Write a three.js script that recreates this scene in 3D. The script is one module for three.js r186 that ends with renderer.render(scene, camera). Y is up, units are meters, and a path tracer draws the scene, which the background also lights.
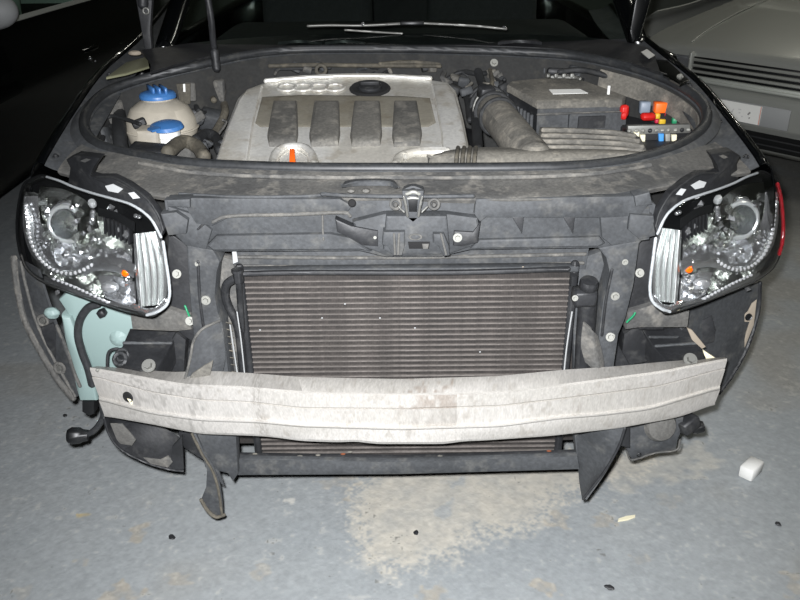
import * as THREE from 'three';
import { RoundedBoxGeometry } from 'three/addons/geometries/RoundedBoxGeometry.js';
import { mergeGeometries, toCreasedNormals } from 'three/addons/utils/BufferGeometryUtils.js';
import { RectAreaLightUniformsLib } from 'three/addons/lights/RectAreaLightUniformsLib.js';

// ---------------------------------------------------------------- camera, light, exposure
RectAreaLightUniformsLib.init();
const scene = new THREE.Scene();
scene.background = new THREE.Color(0x000000);
const renderer = new THREE.WebGLRenderer({ antialias: true });
renderer.toneMapping = THREE.LinearToneMapping;
renderer.toneMappingExposure = 1.1;
renderer.shadowMap.enabled = true;
const F = 800;                                                     // focal length in pixels of the 800 x 600 frame
const camera = new THREE.PerspectiveCamera(2 * Math.atan(300 / F) * 180 / Math.PI, 4 / 3, 0.05, 60);
camera.position.set(-0.012, 1.32, 1.26);
camera.rotation.order = 'YXZ';
camera.rotation.set(-26 * Math.PI / 180, 0, -0.6 * Math.PI / 180);
camera.updateMatrixWorld(true);
// the flash of the hand-held camera, a little above and to the left of its lens
const flash = new THREE.SpotLight(0xfbfcff, 27, 0, 0.85, 0.9, 2);
flash.position.set(-0.04, 1.36, 1.245);
flash.target.position.set(-0.02, 0.5, -0.42);
flash.castShadow = true; flash.shadow.radius = 0.9; flash.shadow.mapSize.set(2048, 2048);
scene.add(flash, flash.target);

// ---------------------------------------------------------------- helpers
const V = (x, y, z) => new THREE.Vector3(x, y, z);
let seed = 7;
const rnd = () => { seed = (seed * 1664525 + 1013904223) >>> 0; return seed / 4294967296; };
const rr = (a, b) => a + (b - a) * rnd();
const lerp = THREE.MathUtils.lerp, clamp = THREE.MathUtils.clamp, sst = THREE.MathUtils.smoothstep;
const C0 = camera.position.clone(), CQ = camera.quaternion.clone();
const ray = (px, py) => V((px - 400) / F, -(py - 300) / F, -1).applyQuaternion(CQ);
const Z = (px, py, z) => { const d = ray(px, py); return C0.clone().addScaledVector(d, (z - C0.z) / d.z); };      // a pixel met by the upright plane at z
const Y = (px, py, y) => { const d = ray(px, py); return C0.clone().addScaledVector(d, (y - C0.y) / d.y); };      // by the level plane at height y
const PL = (px, py, a, b) => {                                                                                   // by the slope y = a + b z
  const d = ray(px, py); return C0.clone().addScaledVector(d, (a + b * C0.z - C0.y) / (d.y - b * d.z));
};
const ip = (keys, x) => {                                                                                        // piecewise linear keys [[x, v], ...]
  if (x <= keys[0][0]) return keys[0][1];
  for (let i = 1; i < keys.length; i++) if (x <= keys[i][0]) { const [a, b] = [keys[i - 1], keys[i]]; return lerp(a[1], b[1], (x - a[0]) / (b[0] - a[0])); }
  return keys[keys.length - 1][1];
};
function boxUV(g) {
  const p = g.attributes.position, n = p.count, uv = new Float32Array(n * 2), a = V(), b = V(), c = V(), m = V();
  for (let i = 0; i < n; i += 3) {
    a.fromBufferAttribute(p, i); b.fromBufferAttribute(p, i + 1); c.fromBufferAttribute(p, i + 2);
    m.crossVectors(b.clone().sub(a), c.clone().sub(a));
    const ax = Math.abs(m.x), ay = Math.abs(m.y), az = Math.abs(m.z);
    for (const [k, q] of [[0, a], [1, b], [2, c]]) {
      let u, v;
      if (ay >= ax && ay >= az) { u = q.x; v = q.z; } else if (ax >= az) { u = q.z; v = q.y; } else { u = q.x; v = q.y; }
      uv[(i + k) * 2] = u; uv[(i + k) * 2 + 1] = v;
    }
  }
  g.setAttribute('uv', new THREE.BufferAttribute(uv, 2));
  return g;
}
function fin(g, crease = 0.6, keepUV = false) {
  let h = g.index ? g.toNonIndexed() : g;
  const uv = keepUV ? h.attributes.uv : null;
  for (const k of Object.keys(h.attributes)) if (k !== 'position' && !(keepUV && k === 'uv')) h.deleteAttribute(k);
  h = toCreasedNormals(h, crease);
  if (!keepUV) boxUV(h);
  return h;
}
const merge = (...gs) => mergeGeometries(gs.flat(), false);
function mesh(name, g, mat, parent, label) {
  const m = new THREE.Mesh(g, mat); m.name = name; m.castShadow = m.receiveShadow = true;
  if (label) m.userData.label = label;
  parent.add(m); return m;
}
const taken = {};
const numbered = (name) => { const k = taken[name] = (taken[name] || 0) + 1; return k === 1 ? name : name + '_' + String(k - 1).padStart(3, '0'); };
function grp(name, parent, label) { const g = new THREE.Group(); g.name = name; if (label) g.userData.label = label; parent.add(g); return g; }
function top(o, label, category, group, kind) {
  o.name = numbered(o.name); o.userData.label = label;
  if (category) o.userData.category = category;
  if (group) o.userData.group = group;
  if (kind) o.userData.kind = kind;
  return o;
}
// a plate: an outline of pixels [px, py] or [px, py, z] carried to where `at` says, pushed back by t along dir, with a rounded rim
function slab(pts, at, o = {}) {
  const { t = 0.01, dir = V(0, 0, -1), bev = 1, bd = null, seg = 2, crease = 0.6 } = o;
  let P = pts.map((p) => [...p]);
  let area = 0;
  for (let i = 0; i < P.length; i++) { const a = P[i], b = P[(i + 1) % P.length]; area += a[0] * -b[1] - b[0] * -a[1]; }
  if (area < 0) P.reverse();
  const n = P.length;
  const place = (p) => (p.length > 2 ? Z(p[0], p[1], p[2]) : typeof at === 'number' ? Z(p[0], p[1], at) : at(p[0], p[1]));
  const inset = (d) => P.map((p, i) => {
    const a = P[(i + n - 1) % n], b = P[(i + 1) % n];
    let e1 = [p[0] - a[0], p[1] - a[1]], e2 = [b[0] - p[0], b[1] - p[1]];
    const l1 = Math.hypot(...e1) || 1, l2 = Math.hypot(...e2) || 1;
    const n1 = [e1[1] / l1, -e1[0] / l1], n2 = [e2[1] / l2, -e2[0] / l2];
    let m = [n1[0] + n2[0], n1[1] + n2[1]]; const l = Math.hypot(...m) || 1; m = [m[0] / l, m[1] / l];
    const k = d / Math.max(0.45, m[0] * n1[0] + m[1] * n1[1]);
    return [p[0] + m[0] * k, p[1] + m[1] * k, ...(p.length > 2 ? [p[2]] : [])];
  });
  const depth = bd ?? bev * 0.002, rings = [];
  rings.push(P.map((p) => place(p).addScaledVector(dir, t)));
  for (let s = 0; s <= seg; s++) {
    const a = (s / seg) * Math.PI / 2, d = bev * (1 - Math.cos(a)), back = depth * (1 - Math.sin(a));
    rings.push((bev ? inset(d) : P).map((p) => place(p).addScaledVector(dir, back)));
    if (!bev) break;
  }
  const pos = [], tri = (a, b, c) => pos.push(a.x, a.y, a.z, b.x, b.y, b.z, c.x, c.y, c.z);
  for (let r = 1; r < rings.length; r++) for (let i = 0; i < n; i++) {
    const j = (i + 1) % n, A = rings[r - 1], B = rings[r];
    tri(A[i], A[j], B[j]); tri(A[i], B[j], B[i]);
  }
  const caps = THREE.ShapeUtils.triangulateShape((bev ? inset(bev) : P).map((p) => new THREE.Vector2(p[0], -p[1])), []);
  const L = rings[rings.length - 1], B = rings[0];
  for (const [a, b, c] of caps) { tri(L[a], L[b], L[c]); tri(B[a], B[c], B[b]); }
  const g = new THREE.BufferGeometry(); g.setAttribute('position', new THREE.Float32BufferAttribute(pos, 3));
  return fin(g, crease);
}
// a curved sheet through rows of points, with thickness t
function sheet(rows, o = {}) {
  const { nu = 24, nv = 10, t = 0.004, lin = false, linU = false, crease = 0.6, closedU = false, uvNorm = false } = o;
  const along = (pts, k, straight, closed) => {
    const out = [];
    if (straight) { for (let i = 0; i <= k; i++) { const f = i / k * (pts.length - 1), a = Math.min(pts.length - 2, Math.floor(f)); out.push(pts[a].clone().lerp(pts[a + 1], f - a)); } return out; }
    const c = new THREE.CatmullRomCurve3(pts, closed, 'catmullrom', 0.5);
    for (let i = 0; i <= k; i++) out.push(c.getPoint(i / k));
    return out;
  };
  const R = rows.map((r) => along(r, nu, linU, closedU));
  const kv = lin ? rows.length - 1 : nv, G = [];
  for (let j = 0; j <= kv; j++) G.push([]);
  for (let i = 0; i <= nu; i++) { const col = lin ? R.map((r) => r[i]) : along(R.map((r) => r[i]), nv, rows.length < 3, false); for (let j = 0; j <= kv; j++) G[j].push(col[j]); }
  const nor = G.map((row, j) => row.map((p, i) => {
    const a = row[Math.min(nu, i + 1)], b = row[Math.max(0, i - 1)], c = G[Math.min(kv, j + 1)][i], d = G[Math.max(0, j - 1)][i];
    return a.clone().sub(b).cross(c.clone().sub(d)).normalize();
  }));
  const ctr = V(); let k = 0, s = 0;
  G.forEach((r) => r.forEach((p) => { ctr.add(p); k++; })); ctr.multiplyScalar(1 / k);
  G.forEach((r, j) => r.forEach((p, i) => { s += nor[j][i].dot(C0.clone().sub(p)); }));
  const sg = o.flip ? -Math.sign(s) : Math.sign(s) || 1;
  const Bk = G.map((row, j) => row.map((p, i) => p.clone().addScaledVector(nor[j][i], -sg * t)));
  const pos = [], uvs = [];
  const quad = (a, b, c, d, ua, ub, uc, ud) => { for (const [q, u] of [[a, ua], [b, ub], [c, uc], [a, ua], [c, uc], [d, ud]]) { pos.push(q.x, q.y, q.z); uvs.push(...(u || [0, 0])); } };
  const U = (i, j) => [i / nu, j / kv];
  for (let j = 0; j < kv; j++) for (let i = 0; i < nu; i++) {
    quad(G[j][i], G[j][i + 1], G[j + 1][i + 1], G[j + 1][i], U(i, j), U(i + 1, j), U(i + 1, j + 1), U(i, j + 1));
    if (t) quad(Bk[j][i], Bk[j + 1][i], Bk[j + 1][i + 1], Bk[j][i + 1], U(i, j), U(i, j + 1), U(i + 1, j + 1), U(i + 1, j));
  }
  if (t) {
    for (let i = 0; i < nu; i++) { quad(G[0][i], Bk[0][i], Bk[0][i + 1], G[0][i + 1]); quad(G[kv][i], G[kv][i + 1], Bk[kv][i + 1], Bk[kv][i]); }
    if (!closedU) for (let j = 0; j < kv; j++) { quad(G[j][0], G[j + 1][0], Bk[j + 1][0], Bk[j][0]); quad(G[j][nu], Bk[j][nu], Bk[j + 1][nu], G[j + 1][nu]); }
  }
  if (sg < 0) for (let i = 0; i < pos.length; i += 9) for (let q = 0; q < 3; q++) {
    [pos[i + 3 + q], pos[i + 6 + q]] = [pos[i + 6 + q], pos[i + 3 + q]];
    if (q < 2) { const m = i / 3 * 2; [uvs[m + 2 + q], uvs[m + 4 + q]] = [uvs[m + 4 + q], uvs[m + 2 + q]]; }
  }
  const g = new THREE.BufferGeometry(); g.setAttribute('position', new THREE.Float32BufferAttribute(pos, 3));
  if (uvNorm) g.setAttribute('uv', new THREE.Float32BufferAttribute(uvs, 2));
  return fin(g, crease, uvNorm);
}
function tube(pts, r, o = {}) {
  const { closed = false, seg = Math.max(8, pts.length * 6), rs = 8, flat = null } = o;
  const c = new THREE.CatmullRomCurve3(pts, closed, 'catmullrom', 0.5);
  const parts = [new THREE.TubeGeometry(c, seg, r, rs, closed)];
  if (!closed) for (const e of [0, 1]) { const s = new THREE.SphereGeometry(r * 0.999, rs, 5); const p = c.getPoint(e); s.translate(p.x, p.y, p.z); parts.push(s); }
  return fin(merge(parts.map((g) => { const h = g.toNonIndexed(); return h; })), 0.9);
}
function orient(g, pos, dir) {
  const q = new THREE.Quaternion().setFromUnitVectors(V(0, 1, 0), dir.clone().normalize());
  g.applyQuaternion(q); g.translate(pos.x, pos.y, pos.z); return g;
}
const lathe = (prof, pos, dir = V(0, 1, 0), seg = 28) => fin(orient(new THREE.LatheGeometry(prof.map(([r, h]) => new THREE.Vector2(r, h)), seg), pos, dir), 0.7);
const rbox = (w, h, d, r, pos, rot = [0, 0, 0]) => { const g = new RoundedBoxGeometry(w, h, d, 2, Math.min(r, w / 2.1, h / 2.1, d / 2.1)); g.rotateX(rot[0]); g.rotateY(rot[1]); g.rotateZ(rot[2]); g.translate(pos.x, pos.y, pos.z); return fin(g, 0.8); };
function boltGeo(pos, dir, r) {
  const w = new THREE.CylinderGeometry(r, r * 1.02, r * 0.25, 18); w.translate(0, r * 0.12, 0);
  const h = new THREE.CylinderGeometry(r * 0.56, r * 0.6, r * 0.7, 6); h.translate(0, r * 0.55, 0);
  return fin(orient(merge(w, h), pos, dir), 0.4);
}
const torus = (R, r, pos, dir, o = {}) => { const g = new THREE.TorusGeometry(R, r, 10, o.seg || 36); g.rotateX(Math.PI / 2); if (o.s) g.scale(...o.s); return fin(orient(g, pos, dir), 0.9); };
const ball = (r, pos, s = [1, 1, 1], w = 14) => { const g = new THREE.SphereGeometry(r, w, Math.max(6, w * 0.7 | 0)); g.scale(...s); g.translate(pos.x, pos.y, pos.z); return fin(g, 1.2); };
const toCam = (p) => C0.clone().sub(p).normalize();

// ---------------------------------------------------------------- noise and textures
const perm = new Uint8Array(1024); { const a = [...Array(256).keys()]; for (let i = 255; i > 0; i--) { const j = Math.floor(rnd() * (i + 1)); [a[i], a[j]] = [a[j], a[i]]; } for (let i = 0; i < 1024; i++) perm[i] = a[i & 255]; }
function vn(x, y, per) {
  const xi = Math.floor(x), yi = Math.floor(y), fx = x - xi, fy = y - yi, u = fx * fx * (3 - 2 * fx), v = fy * fy * (3 - 2 * fy);
  const m = (k) => ((k % per) + per) % per, h = (a, b) => perm[perm[m(a) & 255] + (m(b) & 255)] / 255;
  const a = h(xi, yi), b = h(xi + 1, yi), c = h(xi, yi + 1), d = h(xi + 1, yi + 1);
  return a + (b - a) * u + (c - a) * v + (a - b - c + d) * u * v;
}
function fbm(u, v, f, oct) { let s = 0, a = 0.5, n = 0; for (let i = 0; i < oct; i++) { s += a * vn(u * f + i * 17.3, v * f + i * 9.1, f); n += a; a *= 0.55; f *= 2; } return s / n; }
function tex(w, h, fn, o = {}) {
  const d = new Uint8Array(w * h * 4);
  for (let y = 0; y < h; y++) for (let x = 0; x < w; x++) {
    const c = fn((x + 0.5) / w, (y + 0.5) / h, x, y), i = (y * w + x) * 4;
    d[i] = clamp(c[0], 0, 255); d[i + 1] = clamp(c[1], 0, 255); d[i + 2] = clamp(c[2], 0, 255); d[i + 3] = 255;
  }
  const t = new THREE.DataTexture(d, w, h); t.magFilter = THREE.LinearFilter; t.minFilter = THREE.LinearMipmapLinearFilter; t.generateMipmaps = true;
  t.wrapS = t.wrapT = o.wrap ?? THREE.RepeatWrapping;
  if (!o.data) t.colorSpace = THREE.SRGBColorSpace;
  if (o.repeat) t.repeat.set(o.repeat, o.repeat);
  t.needsUpdate = true; return t;
}
const mixc = (a, b, k) => [lerp(a[0], b[0], k), lerp(a[1], b[1], k), lerp(a[2], b[2], k)];
// black plastic under grey road dust: blotches, wiped spots and specks
function dusty(dark, mid, light, amount, rep) {
  return tex(512, 512, (u, v) => {
    const n = fbm(u, v, 5, 6), m = fbm(u + 0.37, v + 0.61, 14, 4), s = fbm(u + 0.1, v + 0.7, 90, 2);
    let c = mixc(dark, mid, sst(n + amount, 0.38, 0.66));
    c = mixc(c, light, sst(m + amount * 0.6, 0.58, 0.82) * 0.75);
    const k = 0.86 + 0.28 * s; return [c[0] * k, c[1] * k, c[2] * k];
  }, { repeat: rep });
}
const tDust = dusty([50, 52, 54], [60, 62, 64], [78, 78, 76], 0.03, 2.2);
const tDustHeavy = dusty([64, 64, 63], [82, 81, 78], [108, 105, 99], 0.05, 2.6);
const tDustPale = dusty([84, 82, 77], [102, 99, 92], [128, 123, 113], 0.04, 2.6);
const tBlack = dusty([26, 27, 29], [36, 37, 39], [56, 56, 55], 0.0, 2.6);
const tGrit = tex(256, 256, (u, v) => { const n = 255 * (0.5 * fbm(u, v, 40, 3) + 0.5 * fbm(u, v, 8, 3)); return [n, n, n]; }, { data: true, repeat: 6 });
const tSilver = tex(512, 512, (u, v) => {
  const n = fbm(u, v, 4, 6), s = fbm(u, v, 80, 2), m = fbm(u + 0.3, v + 0.2, 11, 4);
  let c = mixc([206, 205, 200], [190, 186, 176], sst(n, 0.42, 0.72) * 0.8); c = mixc(c, [160, 152, 138], sst(m, 0.6, 0.85) * 0.5);
  const k = 0.94 + 0.12 * s; return c.map((q) => q * k);
}, { repeat: 2.4 });
const tFin = tex(512, 512, (u, v) => {
  const zig = Math.sin(u * Math.PI * 2 * 120), s = fbm(u, v, 60, 3), n = fbm(u, v, 5, 4);
  const k = (0.72 + 0.14 * zig + 0.35 * (s - 0.5)) * (0.7 + 0.55 * n); return [62 * k, 57 * k, 54 * k];
}, { repeat: 2.6 });
const tTubeDust = tex(256, 256, (u, v) => { const n = fbm(u, v, 9, 5), s = fbm(u, v, 70, 2), k = 0.7 + 0.5 * n + 0.25 * (s - 0.5); return [98 * k, 93 * k, 89 * k]; }, { repeat: 2.6 });
const tMat = tex(256, 256, (u, v) => { const n = fbm(u, v, 30, 4), k = 0.8 + 0.4 * n; return [34 * k, 34 * k, 36 * k]; }, { repeat: 4 });

const S = (o) => new THREE.MeshStandardMaterial(o), PH = (o) => new THREE.MeshPhysicalMaterial(o);
const M = {
  dust: S({ map: tDust, roughness: 0.72, bumpMap: tGrit, bumpScale: 0.0006 }),
  heavy: S({ map: tDustHeavy, roughness: 0.85, bumpMap: tGrit, bumpScale: 0.0008 }),
  pale: S({ map: tDustPale, roughness: 0.85, bumpMap: tGrit, bumpScale: 0.0006 }),
  black: S({ map: tBlack, roughness: 0.55, bumpMap: tGrit, bumpScale: 0.0004 }),
  rubber: S({ map: tDust, color: 0xbcbcbc, roughness: 0.5 }),
  darkPlastic: S({ color: 0x121314, roughness: 0.45 }),
  gloss: PH({ color: 0x040506, roughness: 0.25, clearcoat: 1, clearcoatRoughness: 0.04 }),
  matte: S({ color: 0x0c0c0d, roughness: 0.9 }),
  silver: S({ map: tSilver, metalness: 0.4, roughness: 0.36 }),
  coverDark: S({ map: tDustPale, color: 0xe4e6ea, roughness: 0.8 }),
  steel: S({ color: 0x7c7c78, metalness: 0.7, roughness: 0.5 }),
  zinc: S({ color: 0x8c8c86, metalness: 0.4, roughness: 0.55 }),
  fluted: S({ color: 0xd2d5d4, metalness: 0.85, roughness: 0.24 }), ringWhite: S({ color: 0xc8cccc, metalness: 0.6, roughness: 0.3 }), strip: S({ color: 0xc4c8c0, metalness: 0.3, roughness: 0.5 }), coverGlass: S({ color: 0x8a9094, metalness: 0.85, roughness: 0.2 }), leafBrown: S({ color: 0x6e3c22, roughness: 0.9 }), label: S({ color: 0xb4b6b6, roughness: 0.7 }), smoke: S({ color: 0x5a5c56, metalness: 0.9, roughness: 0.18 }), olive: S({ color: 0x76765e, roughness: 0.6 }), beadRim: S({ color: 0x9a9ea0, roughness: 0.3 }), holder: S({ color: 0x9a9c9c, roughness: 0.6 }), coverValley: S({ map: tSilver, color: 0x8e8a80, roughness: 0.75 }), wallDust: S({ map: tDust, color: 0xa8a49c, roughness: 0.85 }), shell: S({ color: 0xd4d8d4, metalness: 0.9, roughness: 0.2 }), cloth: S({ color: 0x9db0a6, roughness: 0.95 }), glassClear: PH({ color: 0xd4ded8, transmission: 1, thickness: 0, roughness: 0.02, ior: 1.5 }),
  chrome: S({ color: 0xe6e8ea, metalness: 0.92, roughness: 0.17 }),
  satin: S({ color: 0xd8dadc, metalness: 0.8, roughness: 0.3 }),
  led: S({ color: 0xf2f4f6, metalness: 0.6, roughness: 0.16 }),
  lens: PH({ color: 0xffffff, transmission: 1, thickness: 0, roughness: 0.02, ior: 1.5 }),
  ball: PH({ color: 0xffffff, transmission: 1, thickness: 0.02, roughness: 0.0, ior: 1.5 }),
  amber: PH({ color: 0xff6a08, roughness: 0.15, clearcoat: 1 }),
  redLens: PH({ color: 0x7a1a20, roughness: 0.25, clearcoat: 1 }),
  white: S({ color: 0xdadad6, roughness: 0.6 }),
  clearWhite: PH({ color: 0xf0f2f2, roughness: 0.2, clearcoat: 1 }),
  teal: PH({ color: 0x869a97, roughness: 0.55, transmission: 0.12 }),
  tank: S({ color: 0xb6b6b2, roughness: 0.5, map: tex(256, 256, (u, v) => { const n = fbm(u, v, 5, 5), k = 0.8 + 0.35 * n; return [235 * k, 226 * k, 212 * k]; }, { repeat: 3 }) }),
  blue: S({ color: 0x3a6aa2, roughness: 0.4 }),
  orange: S({ color: 0xf0661a, roughness: 0.45 }), red: S({ color: 0xb81c18, roughness: 0.45 }), relay: S({ color: 0x76808c, roughness: 0.5 }),
  yellow: S({ color: 0xc9a52c, roughness: 0.5 }), green: S({ color: 0x1c7a52, roughness: 0.5 }), fuseBlue: S({ color: 0x3f86c6, roughness: 0.5 }), cream: S({ color: 0xd6d0b4, roughness: 0.6 }),
  crimson: S({ color: 0xa81838, roughness: 0.5 }), tan: S({ color: 0x8a8072, roughness: 0.85 }),
  hose: S({ map: tDustPale, color: 0xc8c4ba, roughness: 0.8 }), hoseDark: S({ map: tDust, color: 0x9a9a9a, roughness: 0.7 }),
  fins: S({ map: tFin, roughness: 0.9 }), tubeDust: S({ map: tTubeDust, roughness: 0.75, metalness: 0.15 }),
  glassDark: PH({ color: 0x6f7a74, transmission: 1, thickness: 0, roughness: 0.02, ior: 1.5 }),
  mat: S({ map: tMat, roughness: 1 }),
  tyre: S({ color: 0x151515, roughness: 0.9 }), rim: S({ color: 0x8a8c8e, metalness: 0.7, roughness: 0.4 }),
  silverPaint: PH({ color: 0xa0a29c, metalness: 0.25, roughness: 0.4, clearcoat: 0.8, clearcoatRoughness: 0.08 }),
  wall: S({ color: 0x6c716a, roughness: 0.9 }),
};

// ---------------------------------------------------------------- floor, walls, ceiling, lamps
const fx0 = -3, fz0 = -4.5, fs = 6;
const inPoly = (P, x, y) => { let k = false; for (let i = 0, j = P.length - 1; i < P.length; j = i++) if ((P[i][1] > y) !== (P[j][1] > y) && x < (P[j][0] - P[i][0]) * (y - P[i][1]) / (P[j][1] - P[i][1]) + P[i][0]) k = !k; return k; };
const polyDist = (P, x, y) => { let d = 9; for (let i = 0, j = P.length - 1; i < P.length; j = i++) { const ax = P[j][0], ay = P[j][1], bx = P[i][0] - ax, by = P[i][1] - ay, t = clamp(((x - ax) * bx + (y - ay) * by) / (bx * bx + by * by), 0, 1); d = Math.min(d, Math.hypot(x - ax - bx * t, y - ay - by * t)); } return inPoly(P, x, y) ? d : -d; };
const fl = (px, py) => { const p = Y(px, py, 0); return [p.x, p.z]; };
const bare = [[368, 455], [362, 490], [356, 530], [362, 552], [392, 566], [424, 566], [452, 556], [462, 542], [490, 533], [535, 532], [548, 515], [545, 497], [575, 488], [640, 478], [655, 450]].map((p) => fl(...p));
const bare2 = [[596, 478], [612, 492], [640, 490], [668, 480], [720, 462], [700, 440], [640, 445]].map((p) => fl(...p));
const painted = [[446, 480], [462, 478], [460, 505], [452, 522], [436, 518], [430, 505], [444, 498]].map((p) => fl(...p));
const spots = [[146, 532, 11, 1], [120, 595, 14, 1], [86, 514, 5, 2], [430, 595, 20, 1], [546, 588, 9, 1], [665, 500, 18, 0.35], [600, 525, 10, .8], [560, 520, 12, .7], [260, 572, 6, .6], [293, 499, 5, 1.2], [348, 501, 5, 1], [180, 580, 9, .7], [80, 560, 9, .6], [790, 585, 12, .8], [30, 590, 12, .4], [340, 480, 22, .55], [640, 560, 10, .5], [720, 520, 16, .25]].map(([x, y, r, k]) => [...fl(x, y), r * 0.0023, k]);
const tFloor = tex(2048, 2048, (u, v) => {
  const x = fx0 + u * fs, z = fz0 + v * fs;
  const big = vn(u * 6, v * 6, 997) * 0.6 + vn(u * 15 + 3, v * 15, 997) * 0.4, med = vn(u * 46, v * 46, 997), fine = vn(u * 420, v * 420, 9973), speck = vn(u * 900, v * 900, 9973), w = vn(u * 150, v * 150, 9973);
  let c = mixc([139, 144, 146], [146, 149, 149], big * 0.6 + med * 0.4);
  c = mixc(c, [134, 131, 123], sst(med * 0.5 + big * 0.5 + (x > 0.55 ? Math.min(0.2, (x - 0.55) * 0.3) : -0.08), 0.56, 0.82) * 0.6);  // beige dirt, deepened towards the right where flash falloff is painted in
  if (x > -1.2 && x < 1.4 && z > -0.9 && z < 0.4) {
    const r = (med - 0.5) * 0.05 + (w - 0.5) * 0.05 + (fine - 0.5) * 0.03;
    const r3 = r * 0.8 + (speck - 0.5) * 0.06 + (vn(u * 1500, v * 1500, 99991) - 0.5) * 0.05; let k = sst(polyDist(bare, x, z) + r3, -0.035, 0.035) * 0.9; k = Math.max(k, sst(polyDist(bare, x, z) + 0.07, 0, 0.07) * sst(w * 0.5 + fine * 0.5, 0.52, 0.72) * 0.55);
    k = Math.max(k, sst(polyDist(bare2, x, z) + r, -0.012, 0.025) * 0.55);
    k *= 1 - sst(polyDist(painted, x, z) + r, -0.012, 0.014) * 0.75;
    c = mixc(c, [178, 173, 161], k * (0.6 + 0.25 * w + 0.25 * fine));
    for (const [sx, sz, sr, q] of spots) { const d = Math.hypot(x - sx, z - sz); if (d < sr * 2) { const e = sst(sr * 0.7 + (w - 0.5) * 0.06 + (fine - .5) * .05 - d, -0.006, 0.012); c = mixc(c, q > 1.5 ? [196, 164, 96] : q > 1.1 ? [190, 187, 178] : [152, 144, 130], e * Math.min(1, q) * (0.25 + 0.5 * fine)); } }
  }
  c = mixc(c, [172, 169, 160], sst(w * 0.3 + fine * 0.4 + speck * 0.3, 0.66, 0.8) * 0.3);
  c = mixc(c, [84, 84, 80], sst(w * 0.35 + speck * 0.65, 0.86, 0.95) * 0.6);
  const k = 0.93 + 0.07 * fine + 0.07 * speck; return [c[0] * k, c[1] * k, c[2] * k];
}, { wrap: THREE.MirroredRepeatWrapping });
const floorGeo = new THREE.BoxGeometry(11, 0.12, 13); floorGeo.translate(0.3, -0.06, -2.5);
{ const p = floorGeo.attributes.position, uv = floorGeo.attributes.uv; for (let i = 0; i < p.count; i++) uv.setXY(i, (p.getX(i) - fx0) / fs, (p.getZ(i) - fz0) / fs); }
const tFloorBump = tGrit.clone(); tFloorBump.repeat.set(20, 20); tFloorBump.needsUpdate = true;
const floor = mesh('floor', floorGeo, S({ map: tFloor, roughness: 0.5, bumpMap: tFloorBump, bumpScale: 0.0012 }), scene);
floor.userData = { kind: 'structure', label: 'grey painted concrete garage floor with a bare worn patch' };
function structBox(name, w, h, d, x, y, z, m, label) { const g = new THREE.BoxGeometry(w, h, d); g.translate(x, y, z); const o = mesh(name, fin(g), m, scene); o.userData = { kind: 'structure', label }; return o; }
structBox('wall_back', 11, 2.8, 0.15, 0.3, 1.4, -8.925, M.wall, 'plain grey garage wall behind the parked cars');
structBox('wall_left', 0.15, 2.8, 13, -5.125, 1.4, -2.5, M.wall, 'plain grey garage wall beyond the black car');
structBox('wall_right', 0.15, 2.8, 13, 5.725, 1.4, -2.5, M.wall, 'plain grey garage wall beyond the silver car');
structBox('wall_front', 11, 2.8, 0.15, 0.3, 1.4, 3.925, M.wall, 'plain grey garage wall facing the dark car');
structBox('ceiling', 11, 0.15, 13, 0.3, 2.875, -2.5, M.wall, 'plain grey garage ceiling');
const tubeGlow = S({ color: 0x101010, emissive: 0xeaffee, emissiveIntensity: 2.0 });
function ceilingLamp(x, z, power, label) {
  const g = new THREE.Group(); g.name = 'ceiling_lamp'; scene.add(g); top(g, label, 'lamp', 'fluorescent lamps on the garage ceiling');
  g.position.set(x, 2.8, z);
  mesh('housing', rbox(0.14, 0.05, 1.25, 0.01, V(0, -0.025, 0)), M.white, g);
  const t = new THREE.CylinderGeometry(0.015, 0.015, 1.18, 14); t.rotateX(Math.PI / 2); t.translate(0, -0.072, 0);
  mesh('fluorescent_tube', fin(t), tubeGlow, g);
  for (const s of [-1, 1]) mesh('tube_socket', rbox(0.03, 0.05, 0.02, 0.004, V(0, -0.068, s * 0.6)), M.white, g);
  const l = new THREE.RectAreaLight(0xfcf8ec, power, 0.1, 1.18); l.position.set(x, 2.705, z); l.rotation.set(-Math.PI / 2, 0, 0); scene.add(l);
}
ceilingLamp(2.0, -0.4, 34, 'added fill lamp, a fluorescent batten on the ceiling over the bare aisle floor');  // unseen lamp, added to brighten the right floor and engine bay
ceilingLamp(2.4, -3.6, 34, 'added fill lamp, a fluorescent batten on the ceiling over the silver car');  // unseen lamp, put in to lift the silver car
ceilingLamp(-1.6, -5.0, 12, 'fluorescent batten lamp on the ceiling over the black car');

// ---------------------------------------------------------------- the dark car with its front bumper taken off
const car = new THREE.Group(); car.name = 'dismantled_car'; scene.add(car);
top(car, 'dark hatchback with front bumper removed, headlights and radiator exposed, bonnet open', 'car');

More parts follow.
